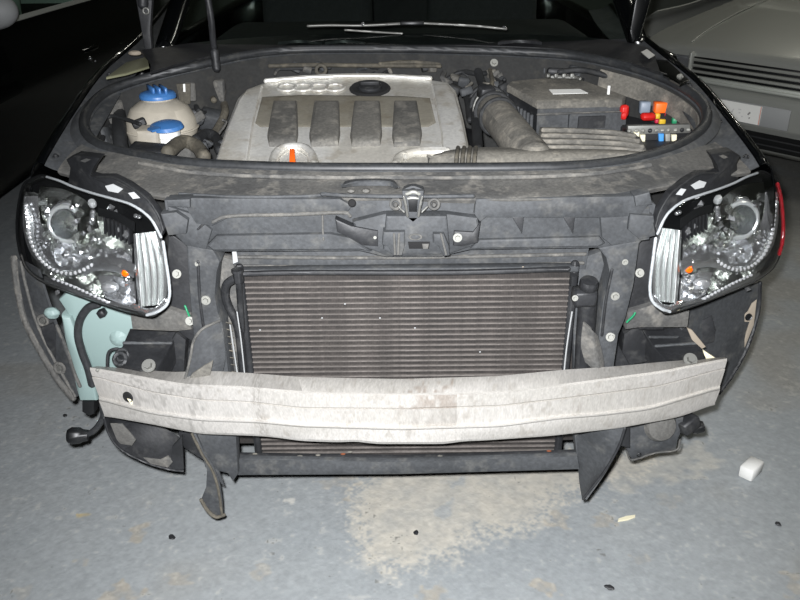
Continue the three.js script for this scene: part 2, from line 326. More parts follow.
// bumper beam: an aluminium extrusion bowed back at its ends
{
  const g = grp('bumper_beam', car, 'bare dusty aluminium bumper beam');
  const zf = (px) => -0.15 * Math.pow(Math.abs(px - 408) / 320, 2.3);
  const K = {
    tr: [[97, 366], [170, 372], [215, 371], [250, 373], [300, 377], [400, 379], [500, 376], [560, 370], [620, 366], [660, 362], [725, 357]],
    tf: [[90, 368], [140, 377], [185, 385], [240, 387], [300, 392], [400, 394], [480, 393], [540, 388], [600, 380], [660, 372], [727, 359]],
    l1: [[92, 376], [150, 392], [200, 400], [250, 402], [300, 408], [400, 409], [500, 406], [600, 394], [660, 386], [725, 368]],
    l2: [[99, 398], [150, 412], [200, 419], [260, 421], [300, 425], [400, 428], [500, 425], [560, 417], [600, 414], [650, 408], [720, 387]],
    bo: [[104, 416], [150, 424], [200, 434], [260, 436], [280, 438], [300, 441], [344, 442.5], [354, 441], [374, 444], [448, 444], [458, 441.5], [485, 440.5], [550, 436], [620, 428], [680, 417], [715, 404]],
  };
  const N = 72;
  const row = (k, dpy, dz, back = 0) => { const a = K[k][0][0], b = K[k][K[k].length - 1][0], out = []; for (let i = 0; i <= N; i++) { const px = lerp(a, b, i / N); let s = 0; for (const q of [-8, -4, 0, 4, 8]) s += ip(K[k], px + q) / 5; const p = Z(px, s + dpy, zf(px) + dz); p.z -= back; out.push(p); } return out; };
  const rows = [row('tr', 0, -0.06), row('tf', -1, -0.005), row('tf', 1.5, 0), row('l1', -1, 0), row('l1', 0, -0.003), row('l1', 1, 0), row('l2', -2.2, 0), row('l2', 0.2, 0.006), row('l2', 1.4, 0.006), row('l2', 2.4, 0), row('bo', -2, -0.001), row('bo', 0, -0.006), row('bo', 0, -0.006, 0.055), row('tr', 0, -0.06)];
  const tBeam = tex(1024, 256, (u, v) => {
    const n = fbm(u, v, 6, 6), s = vn(u * 700, v * 60, 9973), m = vn(u * 60, v * 12, 997), d = vn(u * 240, v * 40, 9973), st = vn(u * 500, v * 4, 9973);
    let c = mixc([178, 175, 170], [164, 161, 155], sst(n, 0.36, 0.72) * 0.8);
    c = mixc(c, [146, 141, 133], sst(m * 0.45 + d * 0.55, 0.58, 0.9) * 0.5);
    const px = 90 + u * 637, row13 = v * 13;
    if (px > 247 && px < 264) c = mixc(c, [112, 108, 102], sst(s, 0.45, 0.7) * 0.4 * sst(8 - Math.abs(px - 256), 0, 5));
    if (px > 398 && px < 457 && row13 > 2 && row13 < 6.6) { const e = vn(u * 110, v * 30, 997); c = mixc(c, row13 < 4.4 ? [136, 126, 117] : [146, 142, 136], sst(e * 0.6 + d * 0.3 + (px - 398) / 140, 0.35, 0.85) * 0.65); }
    if (px > 402 && px < 452 && row13 < 1) c = mixc(c, [134, 122, 112], sst(d * 0.7 + m * 0.5, 0.5, 0.9) * 0.5);
    if (px > 120 && px < 200) c = mixc(c, [150, 148, 144], sst(m * 0.5 + d * 0.6, 0.55, 0.9) * 0.6);
    const k = 0.9 + 0.08 * s + 0.03 * st + 0.1 * vn(u * 900, v * 110, 9973); return c.map((q) => q * k);
  });
  mesh('beam_profile', sheet(rows, { lin: true, linU: true, nu: N, t: 0, crease: 0.5, uvNorm: true }), S({ map: tBeam, metalness: 0.3, roughness: 0.5, side: THREE.DoubleSide }), g);
  for (const e of [0, N]) {                                        // end plates
    const ring = rows.slice(0, -1).map((r) => r[e]), c = V(); ring.forEach((p) => c.add(p)); c.multiplyScalar(1 / ring.length);
    const pos = []; ring.forEach((p, i) => { const q = ring[(i + 1) % ring.length]; pos.push(c.x, c.y, c.z, p.x, p.y, p.z, q.x, q.y, q.z); });
    const gg = new THREE.BufferGeometry(); gg.setAttribute('position', new THREE.Float32BufferAttribute(pos, 3));
    mesh('end_plate', fin(gg), M.dust, g);
  }
  const hp = Z(128, 397, zf(128) + 0.0005);
  const hd = V(-0.35, 0, 1);
  mesh('dark_hole_mark', lathe([[0, 0.001], [0.0095, 0.001], [0.011, 0.0025], [0.012, 0.001], [0.012, -0.002], [0, -0.002]], hp, hd), M.matte, g, 'dark disc painted as a shaded oval hole near the end of the beam');  // solid dark disc on the face, its colour gives the shade inside a hole
  mesh('hole_lining', slab([[127, 399], [134, 400], [136, 404], [131, 405]], zf(130) + 0.0022, { t: 0.002, bev: 0.5 }), M.cream, g);
  mesh('rivet', ball(0.004, Z(97.5, 370, zf(97) + 0.002)), M.zinc, g);
}

// crash boxes between beam and chassis
for (const [pl, bx, ridge] of [
  [[[130, 328, -0.27], [178, 330, -0.27], [172, 345, -0.24], [157, 371, -0.16], [140, 371, -0.14], [116, 363, -0.18], [122, 346, -0.22]], [149, 366, -0.142], [[[124, 343], [171, 343]], [[120, 354], [166, 354]]]],
  [[[640, 325, -0.27], [686, 326, -0.27], [700, 345, -0.22], [706, 357, -0.18], [694, 366, -0.15], [674, 371, -0.14], [655, 350, -0.22]], [690, 360, -0.145], [[[650, 337], [690, 337]], [[656, 346], [700, 343]]]]]) {
  const g = grp('crash_box', car, 'black steel bracket carrying the bumper beam');
  mesh('bracket_plate', slab(pl, 0, { t: 0.05, dir: V(0, -1, -0.2).normalize(), bev: 1.2 }), M.black, g);
  const f = (px, py) => { let b = null, d = 1e9; for (const q of pl) { const k = Math.hypot(q[0] - px, q[1] - py); if (k < d) { d = k; b = q[2]; } } return b; };
  for (const [a, b] of ridge) mesh('pressed_rib', tube([Z(a[0], a[1], f(...a) + 0.004), Z((a[0] + b[0]) / 2, (a[1] + b[1]) / 2, (f(...a) + f(...b)) / 2 + 0.006), Z(b[0], b[1], f(...b) + 0.004)], 0.0035), M.dust, g);
  mesh('bolt', boltGeo(Z(bx[0], bx[1], bx[2] + 0.004), V(0, 0.7, 0.7), 0.014), M.steel, g);
  mesh('chassis_rail', rbox(0.09, 0.12, 0.9, 0.012, V(bx[0] < 400 ? -0.5 : 0.5, 0.5, -0.74)), M.black, g);
}
// small steel washers and clips on the crash box flange
for (const [x, y, z] of [[122, 355, -0.19]]) mesh('grommet', torus(0.012, 0.004, Z(x, y, z), V(0, 0.6, 0.8)), M.rubber, car);

// condenser: header pipes, fin pack and flat tubes one by one
{
  const g = grp('condenser', car, 'dusty brown condenser with horizontal tubes');
  const z0 = -0.175, a = Z(243, 271, z0), b = Z(571, 271, z0), yb = Z(400, 461, z0).y, yt = a.y - 0.006;
  const w = b.x - a.x, cx = (a.x + b.x) / 2;
  mesh('fin_pack', rbox(w, yt - yb, 0.016, 0.001, V(cx, (yt + yb) / 2, z0 - 0.012)), M.fins, g);
  const n = 36, tg = new RoundedBoxGeometry(w, 0.0036, 0.02, 1, 0.0015); const tgf = fin(tg, 0.8);
  for (let i = 0; i < n; i++) { const m = mesh('condenser_tube', tgf, M.tubeDust, g); m.position.set(cx, yt - 0.012 - (i + 0.5) * (yt - yb - 0.018) / n, z0 - 0.009); }
  mesh('top_rail', rbox(w + 0.03, 0.014, 0.024, 0.004, V(cx, yt + 0.003, z0 - 0.008)), M.dust, g);
  for (const s of [-1, 1]) mesh('header_pipe', tube([V(cx + s * (w / 2 + 0.008), yt + 0.01, z0 - 0.006), V(cx + s * (w / 2 + 0.008), yb - 0.004, z0 - 0.006)], 0.009, { rs: 12 }), M.black, g);
  // leaves and grit caught in the fins
  for (const [px, py] of [[260, 330], [380, 318], [523, 267], [415, 328], [480, 352], [322, 318], [345, 304]]) mesh('caught_leaf', ball(0.002, Z(px, py, z0 + 0.002), [1, 0.7, 0.4], 8), px === 523 ? M.tan : M.holder, g);
}
// radiator top tank behind the cross member, and the fan cowl seen above the condenser
mesh('radiator_tank', slab([[231, 250], [590, 246], [586, 270], [234, 272]], -0.2, { t: 0.05, bev: 2 }), M.dust, car);
mesh('tank_rib', tube([Z(236, 257, -0.194), Z(400, 257.5, -0.194), Z(585, 254, -0.194)], 0.004), M.heavy, car);
mesh('tank_rib', tube([Z(236, 266, -0.192), Z(400, 267, -0.192), Z(583, 263, -0.192)], 0.0035), M.heavy, car);
mesh('refrigerant_line', tube([Z(238, 274, -0.166), Z(300, 272.5, -0.164), Z(450, 272.5, -0.164), Z(568, 269, -0.166)], 0.0055, { rs: 12, seg: 40 }), M.black, car);
mesh('radiator_core', rbox(0.78, 0.46, 0.03, 0.004, V(0, 0.46, -0.25)), M.fins, car);
mesh('fan_cowl', slab([[216, 255], [240, 262], [240, 380], [226, 380]], -0.205, { t: 0.02, bev: 1 }), M.heavy, car);
mesh('fan_cowl', slab([[572, 262], [604, 250], [606, 380], [574, 380]], -0.205, { t: 0.02, bev: 1 }), M.dust, car);
// left pipe with its hooked end
{
  const g = grp('coolant_pipe', car, 'hooked black pipe beside the condenser');
  mesh('pipe', tube([Z(243, 377, -0.155), Z(241, 350, -0.155), Z(237, 325, -0.155), Z(228, 305, -0.155), Z(225, 293, -0.154), Z(227, 284, -0.152), Z(233, 279.5, -0.15), Z(238, 278, -0.15)], 0.0085, { rs: 12, seg: 60 }), M.black, g);
  mesh('pipe_fitting', lathe([[0, -0.012], [0.01, -0.012], [0.01, 0.008], [0.012, 0.009], [0.012, 0.014], [0, 0.015]], Z(238, 276, -0.148)), M.black, g);
  mesh('pipe_stub', tube([Z(238.5, 278, -0.15), Z(240, 300, -0.16), Z(242, 330, -0.162)], 0.0065), M.black, g);
  for (let i = 0; i < 8; i++) mesh('ladder_rung', tube([Z(224.5 + i * 0.7, 322 + i * 7, -0.18), Z(231.5 + i * 0.9, 323.5 + i * 7, -0.18)], 0.0013, { rs: 5 }), M.hose, g);
  mesh('seam', tube([Z(230, 325, -0.176), Z(233, 345, -0.176), Z(238, 378, -0.174)], 0.0014, { rs: 5 }), M.holder, g);
  mesh('seam', tube([Z(237, 312, -0.147), Z(241, 340, -0.146), Z(245, 378, -0.146)], 0.0013, { rs: 5 }), M.holder, g);
}
// receiver-drier on the other side
{
  const g = grp('receiver_drier', car, 'black cylinder with cap beside the condenser');
  const p = Z(587, 300, -0.16);
  mesh('canister', tube([Z(583, 378, -0.165), Z(585, 340, -0.165), Z(587, 312, -0.163), Z(588, 292, -0.16)], 0.019, { rs: 18 }), M.black, g);
  mesh('canister_head', rbox(0.046, 0.034, 0.04, 0.008, Z(584, 296, -0.15)), M.black, g);
  mesh('cap', lathe([[0, 0], [0.017, 0], [0.0185, 0.003], [0.0185, 0.014], [0.016, 0.019], [0, 0.02]], Z(588, 288, -0.148), V(0, 1, 0.25)), M.black, g);
  mesh('port', lathe([[0, 0], [0.008, 0], [0.008, 0.02], [0, 0.021]], Z(573, 284, -0.148), V(0, 1, 0.1)), M.black, g);
  mesh('bolt', boltGeo(Z(575, 298, -0.128), V(0, 0.2, 1), 0.006), M.zinc, g);
  mesh('seam', tube([Z(572, 312, -0.155), Z(567, 345, -0.157), Z(564, 372, -0.158)], 0.0016, { rs: 5 }), M.holder, g);
}

// front carrier: cross member with its recesses, ribs and centre pod
const fc = grp('front_carrier', car, 'dusty grey plastic front carrier frame');
{
  const zc = -0.155;
  mesh('cross_member', slab([[164, 200], [200, 198], [300, 198], [400, 197], [520, 198], [640, 194], [656, 205], [652, 225], [640, 243], [598, 248], [470, 250], [440, 257], [385, 257], [360, 251], [213, 252], [186, 246], [168, 228]], zc, { t: 0.05, bev: 1.2 }), M.dust, fc);
  mesh('upper_lip', slab([[185, 198], [300, 199], [340, 199], [352, 206], [346, 214], [230, 217], [212, 226], [196, 224], [188, 212]], zc + 0.012, { t: 0.014, bev: 1.2 }), M.dust, fc);
  mesh('lip_edge', tube([Z(213, 222, zc + 0.014), Z(230, 216, zc + 0.015), Z(290, 214.5, zc + 0.015), Z(343, 212.5, zc + 0.015), Z(350, 216, zc + 0.013)], 0.0035), M.heavy, fc);
  mesh('lower_lip', slab([[216, 236], [330, 234], [350, 238], [372, 252], [360, 250.5], [213, 251.5], [206, 246]], zc + 0.011, { t: 0.02, bev: 2, bd: 0.008 }), M.dust, fc);
  mesh('moulded_rib', tube([Z(322.5, 216, zc + 0.004), Z(322.8, 230, zc + 0.005), Z(323.5, 240, zc + 0.012)], 0.002), M.heavy, fc);
  mesh('moulded_rib', tube([Z(198, 229, zc + 0.006), Z(210, 218, zc + 0.008)], 0.003), M.black, fc);
  mesh('upper_lip', slab([[476, 199], [640, 196], [648, 206], [640, 216], [606, 218], [486, 217.5], [480, 222], [474, 214]], zc + 0.014, { t: 0.016, bev: 1.2 }), M.dust, fc);
  mesh('lower_lip', slab([[480, 240], [600, 237], [606, 244], [598, 247.5], [470, 249.5]], zc + 0.009, { t: 0.012, bev: 2, bd: 0.007 }), M.dust, fc);
  for (const x of [512, 563]) mesh('gusset', slab([[x, 217], [x + 12, 217], [x + 10, 234]], zc + 0.013, { t: 0.02, bev: 0.6 }), M.black, fc);
  mesh('corner_block', slab([[600, 214], [650, 208], [650, 240], [612, 246], [602, 238]], zc + 0.01, { t: 0.03, bev: 2 }), M.dust, fc);
  mesh('corner_block', slab([[167, 206], [192, 214], [212, 230], [206, 250], [186, 246], [170, 230]], zc + 0.008, { t: 0.03, bev: 2 }), M.dust, fc);
  // centre pod
  mesh('centre_pod', slab([[352, 222], [384, 214], [448, 214], [478, 218], [480, 228], [474, 246], [446, 256], [388, 257], [362, 247]], zc + 0.018, { t: 0.03, bev: 2.5, bd: 0.008 }), M.dust, fc);
  mesh('pod_wing', slab([[335, 219], [351, 226], [378, 231], [378, 247], [364, 246], [337, 232]], zc + 0.022, { t: 0.02, bev: 1.5 }), M.black, fc);
  mesh('pod_wing', slab([[454, 231], [473, 232], [481, 222], [478, 243], [462, 247], [453, 246]], zc + 0.022, { t: 0.02, bev: 1.5 }), M.black, fc);
  mesh('pod_face', slab([[386, 216], [447, 216], [450, 250], [440, 255], [392, 255], [383, 250]], zc + 0.03, { t: 0.03, bev: 2, bd: 0.006 }), M.dust, fc);
  for (const q of [[[383, 232], [405, 232], [405, 245], [402, 256], [393, 256], [388, 247], [382, 245]], [[433, 234], [444, 234], [449, 246], [450, 256], [444, 257], [438, 246], [433, 243]]]) {
    mesh('guide_prong', slab(q, zc + 0.042, { t: 0.03, bev: 1.5, bd: 0.004 }), M.dust, fc);
  }
  for (const [x, x2] of [[394, 395], [399, 398], [441, 446]]) mesh('prong_rib', tube([Z(x, 234, zc + 0.044), Z(x2, 254, zc + 0.044)], 0.0022), M.heavy, fc);
  mesh('slot', slab([[408, 242], [430, 242], [429, 249], [409, 249]], zc + 0.032, { t: 0.004, bev: 0.5 }), M.matte, fc);
  mesh('slot_clip', slab([[422, 244], [429, 244], [428, 249], [423, 249]], zc + 0.0345, { t: 0.003, bev: 0.5 }), M.heavy, fc);
  mesh('embossed_oval', torus(0.009, 0.002, Z(415.5, 237, zc + 0.031), V(0, 0, 1), { s: [1.2, 1, 0.6] }), M.heavy, fc);
  mesh('bolt', boltGeo(Z(457.5, 237.5, zc + 0.023), V(0, 0.1, 1), 0.0085), M.zinc, fc, 'bright zinc bolt');
  mesh('bolt', boltGeo(Z(375, 237.5, zc + 0.023), V(0, 0.1, 1), 0.003), M.zinc, fc);
  // columns each side of the radiator
  mesh('side_column', slab([[186, 244], [213, 250], [220, 262], [217, 272], [215, 296], [218, 312], [223, 325], [230, 384], [202, 384], [194, 345], [190, 300]], zc + 0.002, { t: 0.05, bev: 2 }), M.dust, fc);
  mesh('side_column', slab([[640, 240], [634, 285], [626, 318], [619, 334], [614, 368], [612, 380], [600, 382], [598, 340], [603, 300], [610, 275], [606, 258], [598, 248]], zc + 0.002, { t: 0.05, bev: 2 }), M.dust, fc);
  mesh('column_ridge', tube([Z(198, 262, zc + 0.004), Z(200, 300, zc + 0.005), Z(206, 345, zc + 0.004)], 0.003), M.black, fc);
  mesh('column_ridge', tube([Z(612, 270, zc + 0.004), Z(606, 300, zc + 0.005), Z(602, 335, zc + 0.004)], 0.003), M.black, fc);
  for (const [x, y, r] of [[197.5, 264, 0.005], [206, 300, 0.0095], [625, 262, 0.006], [615, 296, 0.0085], [612, 336, 0.006], [216, 363, 0.008]]) mesh('bolt', boltGeo(Z(x, y, zc + 0.003), V(0, 0.1, 1), r), M.zinc, fc);
  mesh('side_column', slab([[232, 252], [236, 250], [238, 262], [233, 264]], zc - 0.02, { t: 0.004, bev: 0.4 }), M.holder, fc, 'small white tab');
  // lower rail below the beam
  mesh('lower_rail', slab([[234, 459], [400, 462], [578, 456], [580, 470], [400, 475], [236, 476]], -0.14, { t: 0.014, bev: 2, bd: 0.004 }), M.dust, fc);
  mesh('lower_ledge', slab([[236, 455], [400, 457.5], [578, 452], [578, 457], [400, 462], [236, 460]], -0.158, { t: 0.01, bev: 1 }), M.black, fc);
  mesh('column_foot', slab([[196, 432], [236, 434], [238, 474], [233, 482], [228, 474], [205, 468]], -0.12, { t: 0.03, bev: 1.5 }), M.dust, fc);
  mesh('column_foot', slab([[574, 432], [606, 430], [604, 448], [590, 466], [578, 470]], -0.15, { t: 0.03, bev: 1.5 }), M.dust, fc);
  for (const [x, y, m] of [[318, 455, 'cream'], [343, 454, 'red'], [350, 452, 'white'], [255, 454, 'cream'], [549, 451, 'orange'], [300, 456, 'cream'], [440, 456, 'cream']]) mesh('caught_leaf', ball(0.004, Z(x, y, -0.158), [1.4, 0.6, 0.6], 8), x === 549 ? M.leafBrown : m === 'red' ? M.leafBrown : M.pale, fc);
}
// bent grey deflector plates beside the columns
mesh('air_guide', sheet([[Z(219, 321, -0.14), Z(224, 340, -0.135), Z(225, 360, -0.13), Z(222, 374, -0.125)], [Z(203, 329, -0.118), Z(208, 346, -0.114), Z(210, 362, -0.11), Z(206, 378, -0.106)], [Z(194, 340, -0.108), Z(191, 354, -0.104), Z(188, 368, -0.1), Z(184, 382, -0.098)]], { t: 0.004 }), M.dust, car, 'bent grey deflector plate');
mesh('guide_edge', tube([Z(219, 321, -0.137), Z(203, 328.5, -0.114), Z(194, 340, -0.104), Z(191, 354, -0.1), Z(188, 368, -0.096), Z(184, 382, -0.094)], 0.0028, { seg: 40 }), M.heavy, car);
mesh('guide_foot', slab([[204, 366], [213, 361], [210, 376], [202, 382], [186, 384], [192, 374]], -0.092, { t: 0.004, bev: 0.6 }), M.pale, car);
mesh('air_guide', sheet([[Z(583, 322, -0.125), Z(581, 345, -0.12), Z(585, 362, -0.12)], [Z(592, 330, -0.11), Z(594, 350, -0.108), Z(600, 375, -0.1)], [Z(598, 336, -0.12), Z(603, 356, -0.118), Z(605, 376, -0.11)]], { t: 0.004 }), M.heavy, car);
// dark steel crossing pieces between column and headlight, and darkened backing in the gaps
for (const s of [0, 1]) {
  const q = s ? [[634, 243], [655, 232], [664, 300], [664, 330], [640, 330], [626, 320]] : [[168, 232], [188, 246], [193, 310], [196, 345], [176, 330], [166, 300]];
  mesh('inner_panel', slab(q, -0.215, { t: 0.02, bev: 1 }), M.black, car);
  mesh('bolt', boltGeo(s ? Z(639.5, 273, -0.205) : Z(177, 274, -0.205), V(0, 0.5, 1), 0.009), M.zinc, car);
  mesh('headlight_mount', slab(s ? [[628, 312], [655, 304], [690, 312], [688, 328], [640, 328], [626, 330]] : [[130, 316], [160, 306], [190, 316], [192, 330], [176, 332], [132, 330]], -0.2, { t: 0.04, bev: 2 }), M.heavy, car);
  mesh('wire_clip', tube(s ? [Z(627, 322, -0.18), Z(633, 316, -0.176), Z(635, 313, -0.176)] : [Z(185, 306, -0.18), Z(188, 313, -0.176), Z(190, 318, -0.178)], 0.0022), M.green, car, 'small green wire clip');
  mesh('bolt', boltGeo(s ? Z(610, 337, -0.15) : Z(190, 321, -0.17), V(0, 0.4, 1), 0.009), M.zinc, car);
  mesh('dark_cavity_backing', slab(s ? [[612, 326], [660, 326], [676, 372], [612, 382]] : [[150, 326], [205, 326], [205, 386], [150, 380]], -0.29, { t: 0.02, bev: 0 }), M.black, car);  // dark backing sheet, its colour stands for the shade in the gap
  mesh('dark_cavity_block', slab(s ? [[624, 334], [640, 324], [652, 350], [648, 362], [630, 366], [622, 352]] : [[168, 345], [176, 332], [186, 340], [184, 372], [170, 372]], -0.25, { t: 0.03, bev: 2 }), M.black, car);  // block coloured black for the shade inside the cavity
}

// slam panel on top of the carrier
{
  const g = grp('slam_panel', car, 'dusty slam panel in front of the engine bay');
  const A = [[84, 142], [130, 156], [190, 166], [300, 171], [400, 172], [520, 171], [600, 168], [660, 158], [715, 142]].map(([x, y]) => Y(x, y, 0.862));
  const B = [[68, 156], [122, 171], [188, 181], [300, 184], [400, 184], [520, 184], [604, 181], [668, 171], [735, 155]].map(([x, y]) => Y(x, y, 0.85));
  const Cc = [[58, 170], [116, 185], [182, 197], [300, 198], [400, 197], [520, 198], [612, 194], [676, 183], [750, 170]].map(([x, y]) => Y(x, y, 0.842));
  const D = Cc.map((p) => V(p.x, p.y - 0.012, p.z - 0.004));
  mesh('top_skin', sheet([A, B, Cc, D], { nu: 48, nv: 16, t: 0.006 }), M.heavy, g);
  mesh('front_edge', tube([[180, 194], [240, 197], [300, 196.5], [322, 195]].map(([x, y]) => Y(x, y, 0.847)), 0.0035), M.dust, g);
  mesh('latch_ledge', tube([[322, 194], [360, 196], [413, 196.5], [473, 196]].map(([x, y]) => Y(x, y, 0.85)), 0.004), M.dust, g);
  mesh('rear_flange', tube([[140, 163], [200, 173], [300, 177], [400, 177.5], [520, 177], [600, 173], [650, 165]].map(([x, y]) => Y(x, y, 0.86)), 0.005, { seg: 60 }), M.heavy, g);
  mesh('raised_hump', sheet([[[342, 188], [358, 186], [388, 186], [396, 189]], [[342, 185], [358, 181], [388, 181], [398, 186]], [[345, 181], [360, 178], [386, 178], [395, 181]]].map((r, i) => r.map(([x, y]) => Y(x, y, [0.853, 0.862, 0.858][i]))), { t: 0.005, nu: 14, nv: 6 }), M.dust, g);
  for (const x of [351, 366]) mesh('rivet', ball(0.008, Y(x, 190.5, 0.852), [1, 0.6, 1]), M.heavy, g);
  const h = Y(352, 203, 0.836); mesh('drain_hole', lathe([[0, 0.001], [0.0055, 0.001], [0.0065, 0.0025], [0.0075, 0], [0, -0.001]], Z(352, 203, -0.138), V(0, 0.4, 1)), M.matte, g);
  for (const x of [395.5, 434]) mesh('ring_bolt', merge(torus(0.009, 0.0028, Z(x, 204, -0.134), V(0, 0.4, 1)), ball(0.005, Z(x, 204.5, -0.134))), M.heavy, g);
}
// bonnet latch
{
  const g = grp('bonnet_latch', car, 'steel bonnet latch with two springs');
  mesh('latch_plate', slab([[402, 191], [424, 191], [423, 203], [418, 219], [413, 223], [408, 219], [403, 203]], -0.125, { t: 0.012, bev: 1 }), M.dust, g);
  mesh('striker_slot', slab([[408, 196], [418, 196], [417, 212], [409, 212]], -0.122, { t: 0.004, bev: 0.5 }), M.darkPlastic, g);
  mesh('catch', tube([Z(407, 194, -0.118), Z(413, 192, -0.116), Z(419, 194, -0.118)], 0.0035), M.zinc, g);
  mesh('catch', tube([Z(408, 198.5, -0.118), Z(413, 198, -0.117), Z(418, 198.5, -0.118)], 0.0022), M.zinc, g);
  for (const s of [-1, 1]) { mesh('spring', tube([Z(413 + s * 9, 197, -0.118), Z(413 + s * 7, 206, -0.116), Z(413 + s * 5.5, 216, -0.117)], 0.0025), M.steel, g); mesh('spring_leg', tube([Z(413 + s * 9, 212, -0.118), Z(413 + s * 14, 207, -0.118)], 0.002), M.steel, g); }
  mesh('hook_arm', sheet([[Y(402, 190, 0.862), Y(413, 186, 0.868), Y(424, 190, 0.862)], [Y(404, 186, 0.862), Y(413, 183.5, 0.866), Y(423, 186, 0.862)]], { t: 0.004, nu: 8, nv: 3 }), M.dust, g);
}

// rubber seal all round the engine bay, the bay's walls and floor
const ring = [[110, 149, .862], [150, 157, .862], [200, 164, .862], [300, 168, .862], [400, 168.5, .862], [520, 168, .862], [600, 164.5, .862], [655, 154, .865], [690, 139, .872], [706, 122, .885], [703, 104, .905], [682, 87, .925], [650, 73, .94], [605, 61, .952], [560, 54.5, .957], [480, 50.5, .96], [400, 49, .96], [300, 49.5, .96], [245, 55, .955], [195, 66, .942], [145, 78, .92], [108, 91, .902], [89, 108, .888], [84, 126, .875], [92, 140, .866]].map(([x, y, h]) => Y(x, y, h));
mesh('bay_seal', tube(ring, 0.012, { closed: true, seg: 200, rs: 10 }), M.rubber, car, 'black rubber seal round the engine bay');
{
  const cen = V(0, 0, -0.68), out = (k, dy) => ring.map((p) => { const d = p.clone().sub(cen); return V(cen.x + d.x * k, p.y + dy, cen.z + d.z * k); });
  const cl = (a) => [...a, a[0]];
  mesh('seal_flange', sheet([cl(out(1.045, -0.012)), cl(out(1.02, 0.0)), cl(out(0.985, -0.012))], { nu: 120, nv: 6, t: 0.003 }), M.dust, car);
  mesh('bay_wall', sheet([cl(out(1.0, -0.008)), cl(out(0.985, -0.12)), cl(out(0.96, -0.36))], { nu: 120, nv: 6, t: 0.004, flip: true }), M.wallDust, car);
  mesh('engine_block', rbox(0.62, 0.3, 0.5, 0.03, V(-0.1, 0.62, -0.74)), M.black, car);
  mesh('bay_floor', rbox(1.2, 0.03, 0.8, 0.01, V(0, 0.47, -0.76)), M.dust, car);
}

// engine cover
{
  const g = grp('engine_cover', car, 'silver plastic engine cover with four dark ribs');
  const P = (h = 0) => (x, y) => PL(x, y, 0.7432 + h, -0.184), dn = V(0, -1, 0.18).normalize();
  mesh('cover_shell', slab([[262, 80], [300, 76], [360, 74], [420, 75], [448, 79], [457, 88], [464, 115], [473, 160], [476, 176], [210, 176], [214, 158], [225, 125], [236, 96], [246, 86]], P(), { t: 0.1, dir: dn, bev: 5, bd: 0.02, seg: 4, crease: 0.9 }), M.silver, g);
  mesh('side_band', slab([[246, 88], [263, 83], [254, 118], [246, 172], [212, 172], [218, 150], [228, 122], [238, 98]], P(0.009), { t: 0.02, dir: dn, bev: 3, bd: 0.009, seg: 3 }), M.silver, g);
  mesh('side_band', slab([[431, 82], [448, 82], [455, 92], [462, 117], [471, 160], [473, 172], [444, 172], [441, 130]], P(0.009), { t: 0.02, dir: dn, bev: 3, bd: 0.009, seg: 3 }), M.silver, g);
  mesh('rear_rib', tube([[266, 81], [310, 77.5], [370, 76], [430, 78.5]].map(([x, y]) => P(0.003)(x, y)), 0.007), M.silver, g);
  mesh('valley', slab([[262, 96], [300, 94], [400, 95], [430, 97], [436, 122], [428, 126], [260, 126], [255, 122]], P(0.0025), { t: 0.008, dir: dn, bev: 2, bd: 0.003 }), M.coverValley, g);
  for (const [a, b, c, d] of [[273, 297, 267, 298], [314, 339, 309, 340], [354, 380, 350, 382], [394, 417, 392, 422]]) mesh('cover_rib', slab([[a, 98], [b, 98], [d, 128], [d - 2, 138], [c + 2, 139], [c, 130]], P(0.017), { t: 0.024, dir: dn, bev: 4, bd: 0.012, seg: 4, crease: 0.9 }), M.coverDark, g, 'dark grey raised rib');
  const e = P(0.003);
  for (let i = 0; i < 4; i++) { const p = e(287 + i * 16, 87.5); const t = new THREE.TorusGeometry(0.0235, 0.0036, 8, 32); t.rotateX(Math.PI / 2 + 0.18); t.translate(p.x, p.y, p.z); mesh('emblem_ring', fin(t, 0.9), M.silver, g, 'embossed ring, one of four overlapping'); }
  const oc = P(0.0)(370, 89);
  mesh('filler_recess', lathe([[0, 0.003], [0.046, 0.003], [0.05, 0.006], [0.054, 0.002], [0.054, -0.004], [0, -0.004]], oc, V(0, 1, 0.18)), M.matte, g);
  mesh('oil_filler_cap', lathe([[0, 0], [0.03, 0], [0.032, 0.004], [0.031, 0.01], [0.027, 0.013], [0, 0.014]], oc, V(0, 1, 0.18), 20), M.black, g, 'black oil filler cap');
  mesh('filler_grip', rbox(0.05, 0.012, 0.012, 0.004, oc.clone().add(V(0, 0.016, 0.004))), M.black, g);
  // dipstick with its silver arch
  mesh('dipstick_arch', tube([[273, 166], [276, 155], [284, 149], [294, 147.5], [304, 149], [311, 155], [314, 166]].map(([x, y]) => P(0.006)(x, y)), 0.012), M.silver, g);
  mesh('dipstick_well', slab([[278, 167], [281, 157], [288, 152], [300, 152], [307, 157], [310, 167]], P(0.004), { t: 0.01, dir: dn, bev: 1, bd: 0.003 }), M.silver, g);
  const dp = P(0.012)(292, 164);
  mesh('dipstick_handle', slab([[289.5, 148], [294.5, 148], [296, 166], [289, 166]], P(0.03), { t: 0.012, dir: dn, bev: 1, bd: 0.003 }), M.orange, g, 'orange dipstick handle');
  mesh('front_arch', tube([[396, 166], [400, 158], [412, 153.5], [430, 152], [446, 152]].map(([x, y]) => P(0.004)(x, y)), 0.012), M.silver, g);
  mesh('front_cutout', slab([[398, 167], [402, 160], [414, 156], [444, 155], [446, 167]], P(0.006), { t: 0.01, dir: dn, bev: 1, bd: 0.003 }), M.silver, g);
}
